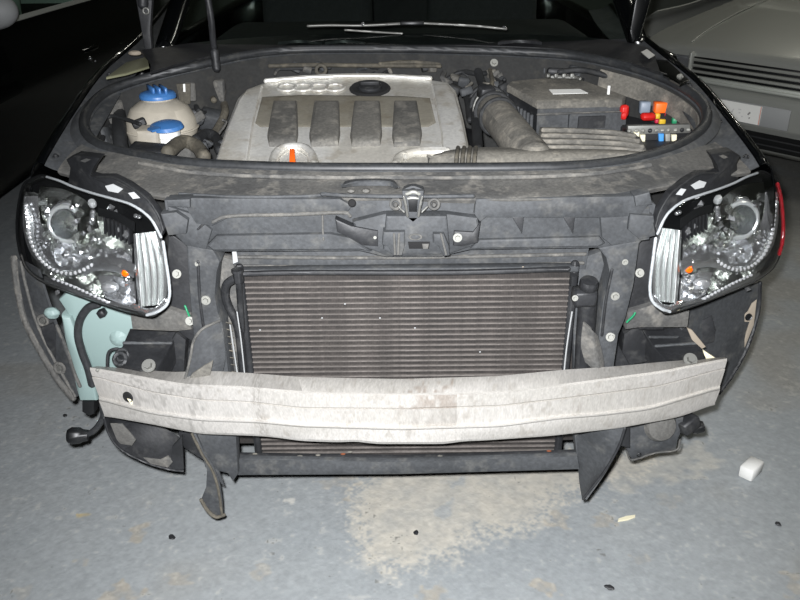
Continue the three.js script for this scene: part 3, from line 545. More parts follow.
// intake duct in front, corrugated
{
  const g = grp('intake_duct', car, 'flat dusty black intake duct');
  const top_ = (h) => (x, y) => Y(x, y, 0.85 + h);
  mesh('duct_body', sheet([[[428, 165], [460, 165], [520, 165.5], [600, 164], [645, 160]], [[432, 156], [462, 152], [520, 152], [600, 152], [642, 153]], [[445, 151], [470, 147.5], [520, 147.5], [590, 147.5], [630, 148]]].map((r, i) => r.map(([x, y]) => top_([-0.012, 0.008, 0.0][i])(x, y))), { t: 0.02, nu: 24, nv: 8 }), M.pale, g);
  for (const x of [457, 463, 469, 475]) mesh('corrugation', tube([top_(-0.004)(x - 1, 164), top_(0.012)(x, 154), top_(0.006)(x + 1, 147.5)], 0.0045), M.hose, g);
}
// air hose from the engine to the air box
{
  const g = grp('air_hose', car, 'thick dusty air hose');
  const q = [[484, 100, .845], [494, 112, .855], [508, 128, .85], [522, 146, .84], [534, 160, .83]].map(([x, y, h]) => Y(x, y, h));
  mesh('hose_body', tube(q, 0.043, { rs: 20, seg: 40 }), M.pale, g);
  const c = new THREE.CatmullRomCurve3(q);
  for (const [t, R] of [[0.06, 0.044], [0.14, 0.047], [0.24, 0.046], [0.34, 0.045]]) mesh('hose_ring', torus(R, 0.006, c.getPoint(t), c.getTangent(t)), M.hoseDark, g);
  mesh('hose_clamp', torus(0.046, 0.003, c.getPoint(0.19), c.getTangent(0.21)), M.steel, g);
  mesh('sensor', rbox(0.04, 0.03, 0.03, 0.005, Y(486, 92, 0.9), [0.3, 0.4, 0]), M.black, g);
}
// air box / battery case
{
  const g = grp('battery_box', car, 'black lidded battery box with white label');
  const lid = (x, y) => PL(x, y, 0.79, -0.13), dn = V(0, -1, 0.13).normalize();
  mesh('lid', slab([[507, 84], [512, 80], [545, 77], [578, 78], [588, 81], [626, 95], [622, 99], [537, 101]], lid, { t: 0.02, dir: dn, bev: 1.6, bd: 0.006 }), M.pale, g);
  const f0 = lid(538, 102), f1 = lid(628, 99), fb = lid(509, 86);
  const dropd = (p, h) => V(p.x, p.y - h, p.z);
  mesh('front_face', sheet([[dropd(f0, 0.018), dropd(f1, 0.018)], [dropd(f0, 0.09).add(V(0, 0, 0.005)), dropd(f1, 0.09).add(V(0, 0, 0.005))], [dropd(f0, 0.2), dropd(f1, 0.2)]], { t: 0.01, nu: 8, nv: 6 }), M.dust, g);
  mesh('side_face', sheet([[dropd(fb, 0.018), dropd(f0, 0.018)], [dropd(fb, 0.2), dropd(f0, 0.2)]], { t: 0.008, nu: 8, nv: 4 }), M.black, g);
  for (let i = 0; i < 6; i++) { const a = fb.clone().lerp(f0, 0.3 + i * 0.12); mesh('side_rib', rbox(0.008, 0.12, 0.012, 0.002, V(a.x - 0.006, a.y - 0.095, a.z)), M.dust, g); }
  mesh('front_boss', sheet([[dropd(f0.clone().lerp(f1, .35), 0.03), dropd(f0.clone().lerp(f1, .95), 0.03)], [dropd(f0.clone().lerp(f1, .35), 0.075), dropd(f0.clone().lerp(f1, .95), 0.075)]].map((r) => r.map((p) => p.add(V(0, 0, 0.014)))), { t: 0.014, nu: 4, nv: 3 }), M.dust, g);
  mesh('front_boss', sheet([[dropd(f0.clone().lerp(f1, .45), 0.036), dropd(f0.clone().lerp(f1, .75), 0.036)], [dropd(f0.clone().lerp(f1, .45), 0.066), dropd(f0.clone().lerp(f1, .75), 0.066)]].map((r) => r.map((p) => p.add(V(0, 0, 0.02)))), { t: 0.008, nu: 4, nv: 3 }), M.black, g);
  mesh('seam_rib', tube([dropd(f0, 0.03).add(V(0, 0, 0.006)), dropd(f1, 0.03).add(V(0, 0, 0.006))], 0.003), M.heavy, g);
  mesh('label', slab([[549, 90], [580, 89.5], [588, 93.5], [553, 94.5]], (x, y) => lid(x, y).add(V(0, 0.0015, 0)), { t: 0.001, dir: dn, bev: 0 }), M.white, g, 'small white paper label');
  mesh('terminal_rail', tube([[552, 77], [575, 77.5], [580, 79]].map(([x, y]) => Y(x, y, 0.92)), 0.005), M.steel, g);
  for (const x of [548, 556, 564, 572]) mesh('terminal_nut', ball(0.007, Y(x, 75.5, 0.925)), M.steel, g);
}
// ribbed cover over the air filter
{
  const g = grp('air_filter_cover', car, 'ribbed dusty air filter cover');
  const R = [[[540, 127], [580, 128], [620, 131], [640, 137]], [[538, 138], [580, 138], [625, 141], [645, 147]], [[540, 158], [580, 158], [625, 158], [648, 155]]];
  mesh('cover_body', sheet(R.map((r, i) => r.map(([x, y]) => Y(x, y, [0.848, 0.852, 0.842][i]))), { t: 0.03, nu: 18, nv: 8 }), M.heavy, g);
  for (const [y, e] of [[130, 0], [135.5, 4], [141, 8], [147, 12]]) mesh('rib', tube([[543, y], [580, y + 0.8], [612 + e, y + 2.5], [634 + e, y + 6]].map(([x, q]) => Y(x, q, 0.855)), 0.006), M.pale, g);
}
// fuse carrier with relays and fuses
{
  const g = grp('fuse_box', car, 'fuse box with coloured relays and a bolted metal strip');
  const h0 = 0.85, b = (x, y, w, hh, d, m, n, lab, h = h0, r = 0.003) => mesh(n, rbox(w, hh, d, r, Y(x, y, h).add(V(0, 0, 0))), m, g, lab);
  mesh('carrier', slab([[616, 108], [690, 106], [702, 140], [690, 152], [640, 152], [622, 130]], (x, y) => Y(x, y, 0.825), { t: 0.08, dir: V(0, -1, 0), bev: 1.5 }), M.black, g);
  b(624, 111, 0.022, 0.032, 0.02, M.red, 'terminal_cap', 'red terminal cap', 0.86, 0.008);
  b(623.5, 115.5, 0.015, 0.02, 0.018, M.red, 'terminal_cap', 'red terminal cap', 0.85, 0.006);
  b(644.5, 107, 0.026, 0.03, 0.024, M.relay, 'relay', 'grey blue relay', 0.86);
  b(661.5, 107, 0.038, 0.026, 0.028, M.orange, 'relay', 'orange relay', 0.87);
  b(648, 116.5, 0.036, 0.018, 0.026, M.red, 'relay', 'flat red relay', 0.85, 0.008);
  b(668, 115, 0.022, 0.02, 0.022, M.crimson, 'relay', 'crimson relay', 0.848);
  b(657.5, 116, 0.012, 0.014, 0.012, M.yellow, 'fuse', 'yellow fuse', 0.85);
  b(662, 121.5, 0.016, 0.012, 0.012, M.yellow, 'fuse', 'yellow fuse', 0.846);
  b(657, 121, 0.012, 0.01, 0.012, M.crimson, 'fuse', 'crimson fuse', 0.845);
  b(677, 120.5, 0.026, 0.016, 0.014, M.green, 'fuse', 'green fuse', 0.845);
  b(612, 107, 0.03, 0.03, 0.03, M.dust, 'cover_clip', null, 0.86);
  mesh('bus_bar', slab([[628, 126], [690, 124.5], [691, 133], [628, 134.5]], (x, y) => Z(x, y, -0.6), { t: 0.012, bev: 0.6 }), M.steel, g);
  for (const x of [629.5, 636.5, 643, 650, 656.5, 662.5, 668.5, 675.5, 682, 688.5]) mesh('terminal_bolt', ball(0.0052, Z(x, 131 - (x - 630) * 0.02, -0.594), [1, 1, 0.7], 10), x === 650 || x === 682 ? M.black : M.zinc, g);
  for (const [x, y, m, l] of [[643, 139, M.cream, 'cream'], [661.5, 138, M.fuseBlue, 'blue'], [674.5, 139, M.cream, 'cream'], [667, 146, M.crimson, 'crimson'], [661, 149, M.zinc, null], [673.5, 149, M.zinc, null], [668, 138, M.zinc, null], [637, 136, M.cream, null]]) mesh('strip_fuse', slab([[x - 2.6, y - 4], [x + 2.6, y - 4], [x + 2.2, y + 4], [x - 2.2, y + 4]], -0.592, { t: 0.008, bev: 0.8 }), m, g, l ? l + ' strip fuse' : undefined);
  mesh('strip_backing', slab([[626, 132], [694, 130], [690, 156], [640, 158]], -0.605, { t: 0.03, bev: 1 }), M.darkPlastic, g);
}
{ const q = (k, dy) => [9, 10, 11, 12, 13].map((n) => V(ring[n].x * k, ring[n].y + dy, -0.68 + (ring[n].z + 0.68) * k)); mesh('strut_panel', sheet([q(0.985, -0.02), q(0.98, -0.045), q(0.976, -0.07)], { t: 0.004, nu: 20, nv: 6, flip: true }), M.pale, car, 'dull dusty panel behind the fuse box'); }
mesh('white_marker', rbox(0.007, 0.03, 0.007, 0.002, Y(608.5, 91.5, 0.9)), M.white, car);

// coolant and washer reservoirs with blue caps
{
  const g = grp('coolant_tank', car, 'yellowed coolant tank with a blue screw cap');
  const c = Y(162, 126, 0.81);
  mesh('tank_body', lathe([[0, -0.075], [0.06, -0.072], [0.085, -0.045], [0.093, -0.005], [0.09, 0.02], [0.074, 0.05], [0.05, 0.066], [0.04, 0.07], [0.04, 0.076], [0, 0.076]], c, V(0, 1, 0), 40), M.tank, g);
  mesh('tank_seam', torus(0.0935, 0.003, c.clone().add(V(0, -0.004, 0)), V(0, 1, 0)), M.tank, g);
  const cp = c.clone().add(V(0.0, 0.073, 0));
  mesh('cap', lathe([[0, 0], [0.036, 0], [0.047, 0.002], [0.047, 0.01], [0.042, 0.016], [0.03, 0.019], [0, 0.02]], cp, V(0, 1, 0), 24), M.blue, g, 'blue screw cap');
  for (const s of [-1, 0, 1]) mesh('cap_grip', rbox(0.007, 0.02, 0.07, 0.003, cp.clone().add(V(s * 0.016, 0.022, 0)), [0, 0.5, 0]), M.blue, g);
}
{
  const g = grp('fluid_reservoir', car, 'small white reservoir with a blue lid');
  const c = Y(167, 129, 0.835);
  mesh('neck', lathe([[0, -0.1], [0.028, -0.1], [0.028, -0.02], [0.031, -0.018], [0.031, -0.004], [0, -0.002]], c, V(0, 1, 0)), M.white, g);
  mesh('lid', lathe([[0, 0], [0.035, 0], [0.042, 0.004], [0.038, 0.012], [0.022, 0.018], [0, 0.02]], c, V(0, 1, 0.1)), M.blue, g, 'blue flip lid');
  mesh('lid_tab', slab([[147, 128], [156, 122.5], [166, 121], [160, 128], [152, 130]], (x, y) => Y(x, y, 0.848), { t: 0.006, dir: V(0, -1, 0), bev: 0.8 }), M.blue, g);
  mesh('body', slab([[135, 131], [158, 130], [160, 150], [156, 157], [136, 150]], (x, y) => Z(x, y, -0.68), { t: 0.06, bev: 3, bd: 0.012 }), M.tank, g);
  mesh('sensor_plug', rbox(0.035, 0.02, 0.03, 0.005, Y(139, 123, 0.84), [0, 0.4, 0.3]), M.black, g);
}
// hoses, pipes and wires round the bay
const hoses = [
  [[[119, 92, .86], [119, 112, .84], [119.5, 132, .82], [121, 150, .79]], 0.018, M.hoseDark],
  [[[224, 104, .83], [225, 112, .82], [221, 122, .8], [214, 134, .78], [206, 144, .77]], 0.011, M.hose],
  [[[196, 140, .8], [206, 134, .8], [216, 138, .79], [220, 150, .78]], 0.014, M.hoseDark],
  [[[214, 100, .85], [208, 94, .85], [200, 98, .84], [210, 104, .83], [224, 104, .83]], 0.009, M.hose],
  [[[168, 152, .82], [182, 142, .82], [196, 146, .81], [204, 156, .8]], 0.017, M.hose],
  [[[95, 140, .82], [102, 122, .84], [112, 116, .85], [128, 120, .85], [140, 124, .85]], 0.005, M.hoseDark],
  [[[98, 150, .8], [104, 134, .81], [112, 126, .82], [118, 140, .8]], 0.008, M.hoseDark],
  [[[440, 70, .9], [455, 66, .91], [470, 68, .91], [486, 64, .92]], 0.009, M.hose],
  [[[446, 80, .88], [462, 72, .9], [480, 74, .9], [500, 70, .9]], 0.007, M.hoseDark],
  [[[478, 72, .91], [482, 84, .89], [488, 96, .88]], 0.012, M.hoseDark],
  [[[490, 70, .91], [492, 82, .9], [488, 94, .88]], 0.006, M.hose],
  [[[466, 92, .86], [474, 104, .85], [476, 122, .83], [478, 150, .8]], 0.013, M.hoseDark],
  [[[455, 82, .88], [466, 96, .86], [470, 120, .83]], 0.009, M.hoseDark],
  [[[270, 66, .92], [310, 65, .92], [360, 65.5, .92], [440, 66, .92]], 0.006, M.hose],
  [[[240, 72, .91], [255, 68, .91], [280, 69, .91], [330, 68, .91]], 0.005, M.hoseDark],
  [[[380, 64, .925], [410, 62, .925], [440, 64, .92]], 0.006, M.hose],
  [[[560, 72, .92], [580, 70, .925], [600, 74, .92], [630, 84, .9]], 0.008, M.hoseDark],
];
for (const [q, r, m] of hoses) mesh('hose', tube(q.map(([x, y, h]) => Y(x, y, h)), r, { rs: 10 }), m, car);
for (const [x, y, h, w, hh, d, m] of [[500, 62, .915, .05, .03, .03, 'dust'], [470, 62, .92, .05, .024, .03, 'heavy'], [484, 60, .925, .03, .02, .02, 'dust'], [456, 64, .915, .03, .02, .02, 'heavy'], [500, 74, .89, .03, .04, .03, 'black'], [505, 68, .9, .02, .05, .02, 'heavy'], [205, 82, .88, .06, .05, .05, 'dust'], [212, 120, .8, .06, .05, .05, 'dust'], [198, 118, .8, .05, .06, .05, 'black'], [220, 90, .87, .03, .06, .03, 'heavy'], [190, 92, .88, .03, .05, .03, 'heavy'], [556, 72, .915, .05, .02, .03, 'black'], [575, 70, .92, .03, .024, .03, 'dust'], [105, 118, .83, .08, .08, .08, 'heavy'], [110, 100, .86, .08, .05, .06, 'heavy'], [100, 138, .8, .05, .05, .05, 'dust'], [150, 152, .8, .1, .03, .05, 'black'], [185, 152, .79, .05, .04, .04, 'heavy']])
  mesh('connector', rbox(w, hh, d, 0.006, Y(x, y, h), [rr(-0.3, 0.3), rr(-0.5, 0.5), rr(-0.3, 0.3)]), M[m], car);
{ let q = 5; const R = (a, b) => { q = (q * 48271) % 2147483647; return a + (b - a) * q / 2147483647; };
  const zones = [[444, 506, 58, 92, 0.88, 0.915, 26], [92, 128, 92, 140, 0.8, 0.86, 14], [192, 228, 80, 150, 0.78, 0.88, 16], [280, 440, 62, 72, 0.905, 0.92, 12], [540, 600, 64, 78, 0.9, 0.92, 10]];
  for (const [x0, x1, y0, y1, h0, h1, n] of zones) for (let i = 0; i < n; i++) {
    const x = R(x0, x1), y = R(y0, y1), h = lerp(h1, h0, (y - y0) / (y1 - y0)), m = [M.heavy, M.dust, M.pale, M.hoseDark][Math.floor(R(0, 3.99))];
    if (i % 2) mesh('connector', rbox(R(0.015, 0.035), R(0.012, 0.03), R(0.015, 0.03), 0.004, Y(x, y, h), [R(-0.5, 0.5), R(-0.8, 0.8), R(-0.5, 0.5)]), m, car);
    else mesh('wire', tube([Y(x, y, h), Y(x + R(-10, 10), y + R(2, 8), h - 0.01), Y(x + R(-16, 16), y + R(6, 16), h - 0.03)], R(0.003, 0.008), { seg: 12, rs: 7 }), m, car);
  } }
mesh('bolt', boltGeo(Y(494, 63, 0.93), V(0, 0.6, 1), 0.011), M.zinc, car, 'bright bolt head');
mesh('lifting_eye', torus(0.013, 0.005, Y(321, 70, 0.925), V(0, 0.3, 1)), M.hose, car);
mesh('strut_tower', lathe([[0, 0.02], [0.03, 0.02], [0.035, 0.008], [0.075, 0], [0.08, -0.06], [0, -0.06]], Y(196, 84, 0.86)), M.dust, car);
mesh('bay_bracket', slab([[176, 84], [190, 83.5], [190, 104], [180, 104]], (x, y) => Z(x, y, -0.92), { t: 0.006, bev: 0.5 }), M.hose, car);
mesh('bay_marker', slab([[183, 84], [185, 84], [185.4, 92], [183.2, 92]], (x, y) => Z(x, y, -0.915), { t: 0.003, bev: 0.3 }), M.white, car);

// ---------------------------------------------------------------- headlights
function headlight(map, sgn) {
  const g = grp('headlight', car, 'clear headlight with projector lens and chrome reflectors');
  const zh = (x, y) => { const s = clamp((169 - x) / 152, -0.05, 1.1); return -0.075 - 0.33 * Math.pow(Math.max(0, s), 1.75) - 0.05 * (310 - y) / 130; };
  const at = (dz) => (x, y) => Z(...map(x, y), zh(x, y) + dz);
  const out = [[23, 187], [33, 179], [47, 176], [74, 187], [110, 198], [132, 205], [151, 219], [161, 237], [165, 256], [169.5, 289], [167, 304], [158, 312], [148, 316], [121, 310], [82, 297], [47, 284], [26, 268], [18, 242], [17.5, 215]];
  const cur = new THREE.CatmullRomCurve3(out.map(([x, y]) => V(x, y, 0)), true, 'catmullrom', 0.5);
  const ol = cur.getPoints(72).slice(0, 72).map((p) => [p.x, p.y]);
  const cx = 96, cy = 248;
  const radial = (prof) => {                                       // prof: [scale, dz] from the rim inwards
    const rings = prof.map(([s, dz]) => ol.map(([x, y]) => { const X = cx + (x - cx) * s, Yy = cy + (y - cy) * s; return at(dz)(X, Yy); }));
    const pos = [], tri = (a, b, c) => pos.push(a.x, a.y, a.z, b.x, b.y, b.z, c.x, c.y, c.z), n = ol.length;
    for (let r = 1; r < rings.length; r++) for (let i = 0; i < n; i++) { const j = (i + 1) % n; tri(rings[r - 1][i], rings[r][j], rings[r - 1][j]); tri(rings[r - 1][i], rings[r][i], rings[r][j]); }
    if (sgn < 0) for (let i = 0; i < pos.length; i += 9) for (let q = 0; q < 3; q++) [pos[i + 3 + q], pos[i + 6 + q]] = [pos[i + 6 + q], pos[i + 3 + q]];
    const b = new THREE.BufferGeometry(); b.setAttribute('position', new THREE.Float32BufferAttribute(pos, 3)); return fin(b, 0.9);
  };
  mesh('housing', radial([[0.55, -0.14], [0.95, -0.13], [1.02, -0.03], [1.02, -0.002], [1.0, 0.002], [0.985, -0.002], [0.965, -0.03], [0.93, -0.085], [0.5, -0.1], [0.02, -0.1]]), M.darkPlastic, g);
  mesh('lens', radial([[1.0, 0.003], [0.985, 0.01], [0.93, 0.016], [0.8, 0.021], [0.6, 0.024], [0.35, 0.026], [0.1, 0.027], [0.0, 0.027]]), M.lens, g, 'clear curved plastic lens');
  // chrome lining
  { const rows = []; for (let j = 0; j <= 14; j++) { const r = []; for (let i = 0; i <= 22; i++) { const u = i / 22, v = j / 14, x = lerp(24 + 8 * v * v, 132, u), yt = ip([[24, 192], [60, 196], [100, 214], [134, 240]], x), yb = ip([[24, 250], [40, 272], [70, 288], [132, 306]], x); r.push([x, lerp(yt, yb, v), -0.07 + 0.022 * Math.sin(u * 26 + v * 7) * Math.cos(v * 21 + u * 9)]); } rows.push(r); }
    mesh('reflector_shell', sheet(rows.map((r) => r.map(([x, y, d]) => Z(...map(x, y), zh(x, y) + d))), { t: 0.002, nu: 66, nv: 44 }), M.shell, g); }
  const sh = (rows, m, n, o = {}) => mesh(n, sheet(rows.map((r) => r.map(([x, y, d]) => at(d)(x, y))), { t: 0.002, nu: 18, nv: 10, ...o }), m, g);
  sh([[[24, 196, -.01], [23, 225, -.012], [30, 252, -.012], [48, 270, -.014], [68, 276, -.014], [90, 268, -.016], [104, 264, -.02], [132, 268, -.02]],
      [[30, 196, -.03], [31, 224, -.032], [40, 246, -.034], [54, 260, -.036], [69, 265, -.036], [86, 259, -.036], [104, 256, -.036], [132, 260, -.036]],
      [[38, 196, -.06], [40, 220, -.06], [48, 238, -.065], [58, 250, -.07], [70, 254, -.07], [84, 250, -.07], [102, 248, -.06], [132, 252, -.06]]], M.chrome, 'reflector_band', { nu: 40 });
  sh([[[40, 186, -.03], [66, 190, -.03], [90, 205, -.03], [98, 228, -.03]], [[38, 200, -.06], [60, 202, -.07], [78, 214, -.07], [86, 234, -.06]], [[40, 224, -.07], [56, 224, -.08], [70, 228, -.08], [80, 246, -.07]]], M.smoke, 'reflector_bowl', { nu: 20 });
  // projector
  const pc = at(-0.045)(66, 224), pd = V(-0.12 * sgn, 0.2, 1).normalize();
  mesh('projector_ring', torus(0.037, 0.005, pc, pd, { seg: 44 }), M.ringWhite, g);
  mesh('projector_ring', torus(0.044, 0.003, pc.clone().addScaledVector(pd, -0.012), pd, { seg: 44 }), M.chrome, g);
  mesh('projector_shroud', lathe([[0.03, 0], [0.034, 0.004], [0.044, -0.012], [0.056, -0.045], [0.06, -0.06]], pc.clone().addScaledVector(pd, -0.002), pd, 36), M.satin, g);
  mesh('projector_bowl', lathe([[0.0, -0.03], [0.012, -0.028], [0.024, -0.02], [0.031, -0.012], [0.034, 0]], pc, pd, 30), M.coverGlass, g);
  mesh('projector_lens', lathe([[0.033, -0.006], [0.033, 0.0], [0.03, 0.009], [0.023, 0.0165], [0.012, 0.021], [0.0, 0.0225], [0.0, -0.006], [0.033, -0.006]], pc, pd, 36), M.ball, g, 'round glass projector lens');
  for (let i = 0; i < 4; i++) { const a = 0.6 + i * Math.PI / 2, q = new THREE.Quaternion().setFromUnitVectors(V(0, 1, 0), pd), o = V(Math.cos(a) * 0.041, 0.004, Math.sin(a) * 0.041).applyQuaternion(q); mesh('projector_clip', ball(0.0055, pc.clone().add(o)), M.chrome, g); }
  // lower ring under the projector
  const lc = at(-0.05)(66, 255);
  mesh('lower_bowl', lathe([[0.0, -0.02], [0.016, -0.016], [0.024, -0.004], [0.026, 0.002], [0.028, 0]], lc, V(-0.1 * sgn, 0.5, 1).normalize(), 26), M.chrome, g);
  mesh('lower_bulb', ball(0.009, lc), M.chrome, g);
  // rows of light-emitting diodes
  const row = (pts, n, r, dz) => { const c = new THREE.CatmullRomCurve3(pts.map(([x, y]) => V(x, y, 0))); const geo = new THREE.SphereGeometry(r, 9, 7); geo.scale(1, 1, 0.7); const gg = fin(geo, 1.2); for (let i = 0; i < n; i++) { const p = c.getPointAt(i / (n - 1)); const m = mesh('light_bead', gg, M.led, g); m.position.copy(at(dz)(p.x, p.y)); } return c; };
  row([[26, 206], [28, 224], [31, 242], [41, 260], [55, 270.5], [71, 273.5], [84, 269.5], [92, 265]], 26, 0.0042, -0.006);
  mesh('bead_channel', tube([[26, 206], [28, 224], [31, 242], [41, 260], [55, 270.5], [71, 273.5], [84, 269.5], [92, 265], [104, 262], [122, 266]].map(([x, y]) => at(-0.017)(x, y)), 0.0065, { seg: 70 }), M.fluted, g);
  row([[54, 279], [72, 286], [90, 294], [107, 302]], 14, 0.0034, -0.006);
  sh([[[44, 276, -.014], [70, 284, -.012], [100, 298, -.01], [132, 307, -.01], [148, 310, -.01]], [[44, 281, -.012], [70, 291, -.01], [100, 302, -.008], [132, 310, -.008], [148, 314, -.008]]], M.chrome, 'lower_strip', { nu: 30, nv: 3 });
  // wide chrome wing leading to the indicator
  sh([[[84, 264, -.012], [96, 258, -.012], [110, 258, -.014], [134, 264, -.016]], [[82, 270, -.006], [96, 265, -.005], [112, 265, -.006], [134, 272, -.012]], [[84, 276, -.02], [98, 271, -.02], [114, 272, -.02], [134, 278, -.024]]], M.chrome, 'chrome_wing', { nu: 24 });
  sh([[[98, 276, -.02], [114, 276, -.04], [134, 282, -.03]], [[102, 288, -.03], [118, 292, -.06], [135, 296, -.04]], [[106, 298, -.016], [122, 304, -.03], [136, 306, -.02]]], M.chrome, 'indicator_reflector', { nu: 14 });
  const tPink = at(-0.03)(110, 287); mesh('inner_bulb', ball(0.014, tPink, [1.3, 0.8, 0.8]), M.satin, g);
  mesh('indicator_bulb', lathe([[0, 0.012], [0.006, 0.0105], [0.0085, 0.005], [0.0085, -0.006], [0.007, -0.01], [0, -0.012]], at(-0.026)(127, 271), V(-0.2 * sgn, -0.2, 1), 18), M.amber, g, 'amber indicator bulb');
  mesh('bulb_collar', torus(0.0125, 0.003, at(-0.034)(127, 271), V(-0.2 * sgn, -0.2, 1)), M.chrome, g);
  // facets and stalks between projector and flutes
  let sd = 11; const r2 = (a, b) => { sd = (sd * 16807) % 2147483647; return a + (b - a) * sd / 2147483647; };
  for (let i = 0; i < 40; i++) { const x = r2(44, 130), y = r2(206, 296), s = r2(0.004, 0.009); const geo = new THREE.OctahedronGeometry(s, 0); geo.rotateX(r2(0, 3)); geo.rotateY(r2(0, 3)); const p = at(r2(-0.05, -0.025))(x, y); geo.translate(p.x, p.y, p.z); mesh('chrome_facet', fin(geo, 0.1), M.chrome, g); }
  for (let i = 0; i < 7; i++) mesh('cooling_rib', slab([[103 + i * 4, 217 + i * 1.6], [105 + i * 4, 217 + i * 1.6], [106 + i * 4, 234 + i * 1.8], [104 + i * 4, 234 + i * 1.8]], at(-0.03), { t: 0.02, bev: 0 }), M.black, g);
  sh([[[98, 208, -.02], [116, 212, -.02], [134, 222, -.02]], [[98, 216, -.016], [116, 220, -.016], [134, 232, -.016]]], M.darkPlastic, 'inner_trim', { nv: 3 });
  mesh('adjuster_knob', lathe([[0, 0], [0.006, 0], [0.0078, 0.003], [0.0078, 0.012], [0.006, 0.015], [0, 0.016]], at(-0.02)(93.5, 206), V(0, 0.9, 0.5), 10), M.ringWhite, g, 'clear white adjuster knob');
  mesh('adjuster_stalk', tube([at(-0.025)(93, 212), at(-0.028)(92, 222)], 0.006), M.chrome, g);
  for (const [x, y] of [[136, 216], [139, 217], [91, 222], [40, 241], [49, 244]]) mesh('chrome_pin', ball(0.0045, at(-0.015)(x, y)), M.chrome, g);
  // fluted clear inner end
  const T = [[133.5, 234], [157.5, 231]], Bt = [[138.5, 307], [166, 304]], Md = [[135, 268], [167, 268]];
  for (let i = 0; i < 5; i++) {
    const a = i / 5, b = (i + 1) / 5, rows = [];
    for (const k of [0, 0.5, 1]) { const u = lerp(a, b, k), bulge = k === 0.5 ? 0.009 : 0; rows.push([T, Md, Bt].map((q) => { const x = lerp(q[0][0], q[1][0], u), y = lerp(q[0][1], q[1][1], u); return at(-0.016 + bulge)(x, y); })); }
    mesh('reflector_flute', sheet(rows, { nu: 8, nv: 6, t: 0.002 }), M.fluted, g);
  }
  mesh('flute_foot', tube([[134, 306], [146, 311], [158, 309], [166, 301]].map(([x, y]) => at(-0.012)(x, y)), 0.006), M.chrome, g);
  // rim: pale bead along the top, black mounting frame above it with paper labels
  mesh('rim_bead', tube([[47, 177], [60, 181], [74, 187], [92, 193], [110, 198], [132, 205], [150, 218], [161, 237]].map(([x, y]) => at(0.004)(x, y)), 0.0026, { seg: 60 }), M.beadRim, g);
  mesh('rim_bead', tube([[163, 242], [166, 262], [169.5, 289], [167, 304], [157, 312], [147, 315]].map(([x, y]) => at(0.003)(x, y)), 0.003, { seg: 50 }), M.beadRim, g);
  const fr = at(-0.012);
  mesh('mounting_frame', slab([[68, 183], [70, 168], [66, 160], [76, 155], [92, 157], [100, 158], [93, 168], [90, 176], [97, 178], [112, 178], [128, 186], [146, 199], [158, 216], [163, 230], [161, 238], [152, 222], [134, 208], [112, 199], [88, 192]], fr, { t: 0.03, bev: 1.2 }), M.black, g);
  const fl2 = at(-0.006);
  for (const q of [[[105, 186], [113, 184], [123, 189], [118, 193], [108, 191]], [[128, 193], [134, 192], [140, 198], [133, 199]]]) mesh('paper_label', slab(q, at(-0.0105), { t: 0.001, bev: 0 }), M.label, g, 'white paper label');
  mesh('frame_edge', tube([[97, 177], [113, 177.5], [128, 185], [146, 198], [158, 215], [163, 230]].map(([x, y]) => at(-0.012)(x, y)), 0.0025, { seg: 40 }), M.hoseDark, g);
  mesh('mount_slot', slab([[80, 161], [86, 158.5], [91, 159.5], [85, 162.5]], at(-0.0108), { t: 0.001, bev: 0 }), M.heavy, g);
  return { g, at };
}
headlight((x, y) => [x, y], 1);
{
  const { g, at } = headlight((x, y) => [783.5 - (x - 17) * 133 / 152, y - 4 + (x - 17) * 0.004], -1);
  mesh('side_reflector', tube([[24, 188], [20, 203], [17.5, 228], [18.5, 246], [22, 258]].map(([x, y]) => at(0.004)(x, y)), 0.0045, { seg: 30 }), M.redLens, g, 'red strip along the outer edge');
}

// ---------------------------------------------------------------- fenders, liners, washer bottle, lower pieces
for (const [s, E] of [[-1, [[38, 163, .824], [45, 150, .84], [70, 110, .885], [100, 70, .93], [140, 35, .97], [168, 2, 1.0]]], [1, [[766, 164, .826], [757, 150, .845], [730, 115, .885], [700, 80, .92], [662, 50, .96], [628, 22, .99], [612, 4, 1.0]]]]) {
  const c = E.map(([x, y, h]) => Y(x, y, h)), of = (dx, dy, dz = 0) => c.map((p) => V(p.x + s * dx, p.y + dy, p.z + dz));
  const g = grp('front_fender', car, 'glossy black front fender');
  mesh('fender_skin', sheet([of(-0.012, -0.004), of(0, 0), of(0.016, -0.02), of(0.035, -0.09), of(0.045, -0.17)], { nu: 30, nv: 14, t: 0.003 }), M.gloss, g);
  mesh('fender_flange', sheet([of(-0.014, -0.004), of(-0.04, -0.016), of(-0.085, -0.022)], { nu: 30, nv: 6, t: 0.003 }), M.dust, g);
  for (const k of [1, 2, 3]) mesh('bolt', boltGeo(c[k].clone().add(V(-s * 0.03, -0.01, 0.02)), V(0, 1, 0.2), 0.007), M.black, g);
  // wheel arch panel further back
  const arch = [];
  for (const dy of [0, -0.2]) arch.push(c.slice(1).map((p, i) => V(p.x + s * 0.05, p.y - 0.17 + dy * (i > 2 ? 1.6 : 0.6), p.z)));
  mesh('fender_side', sheet(arch, { nu: 20, nv: 5, t: 0.003 }), M.gloss, g);
}
// front wheels behind the liners
for (const s of [-1, 1]) for (const z of [-0.84, -3.4]) {
  const g = grp('wheel', car);
  mesh('tyre', lathe([[0.2, -0.09], [0.27, -0.1], [0.305, -0.085], [0.312, -0.05], [0.312, 0.05], [0.305, 0.085], [0.27, 0.1], [0.2, 0.09], [0.2, -0.09]], V(s * 0.76, 0.312, z), V(s, 0, 0), 40), M.tyre, g);
  mesh('rim', lathe([[0, 0.05], [0.06, 0.06], [0.07, 0.045], [0.18, 0.05], [0.2, 0.085], [0.205, 0.05], [0.205, -0.08], [0, -0.06]], V(s * 0.76, 0.312, z), V(s, 0, 0), 30), M.rim, g);
}
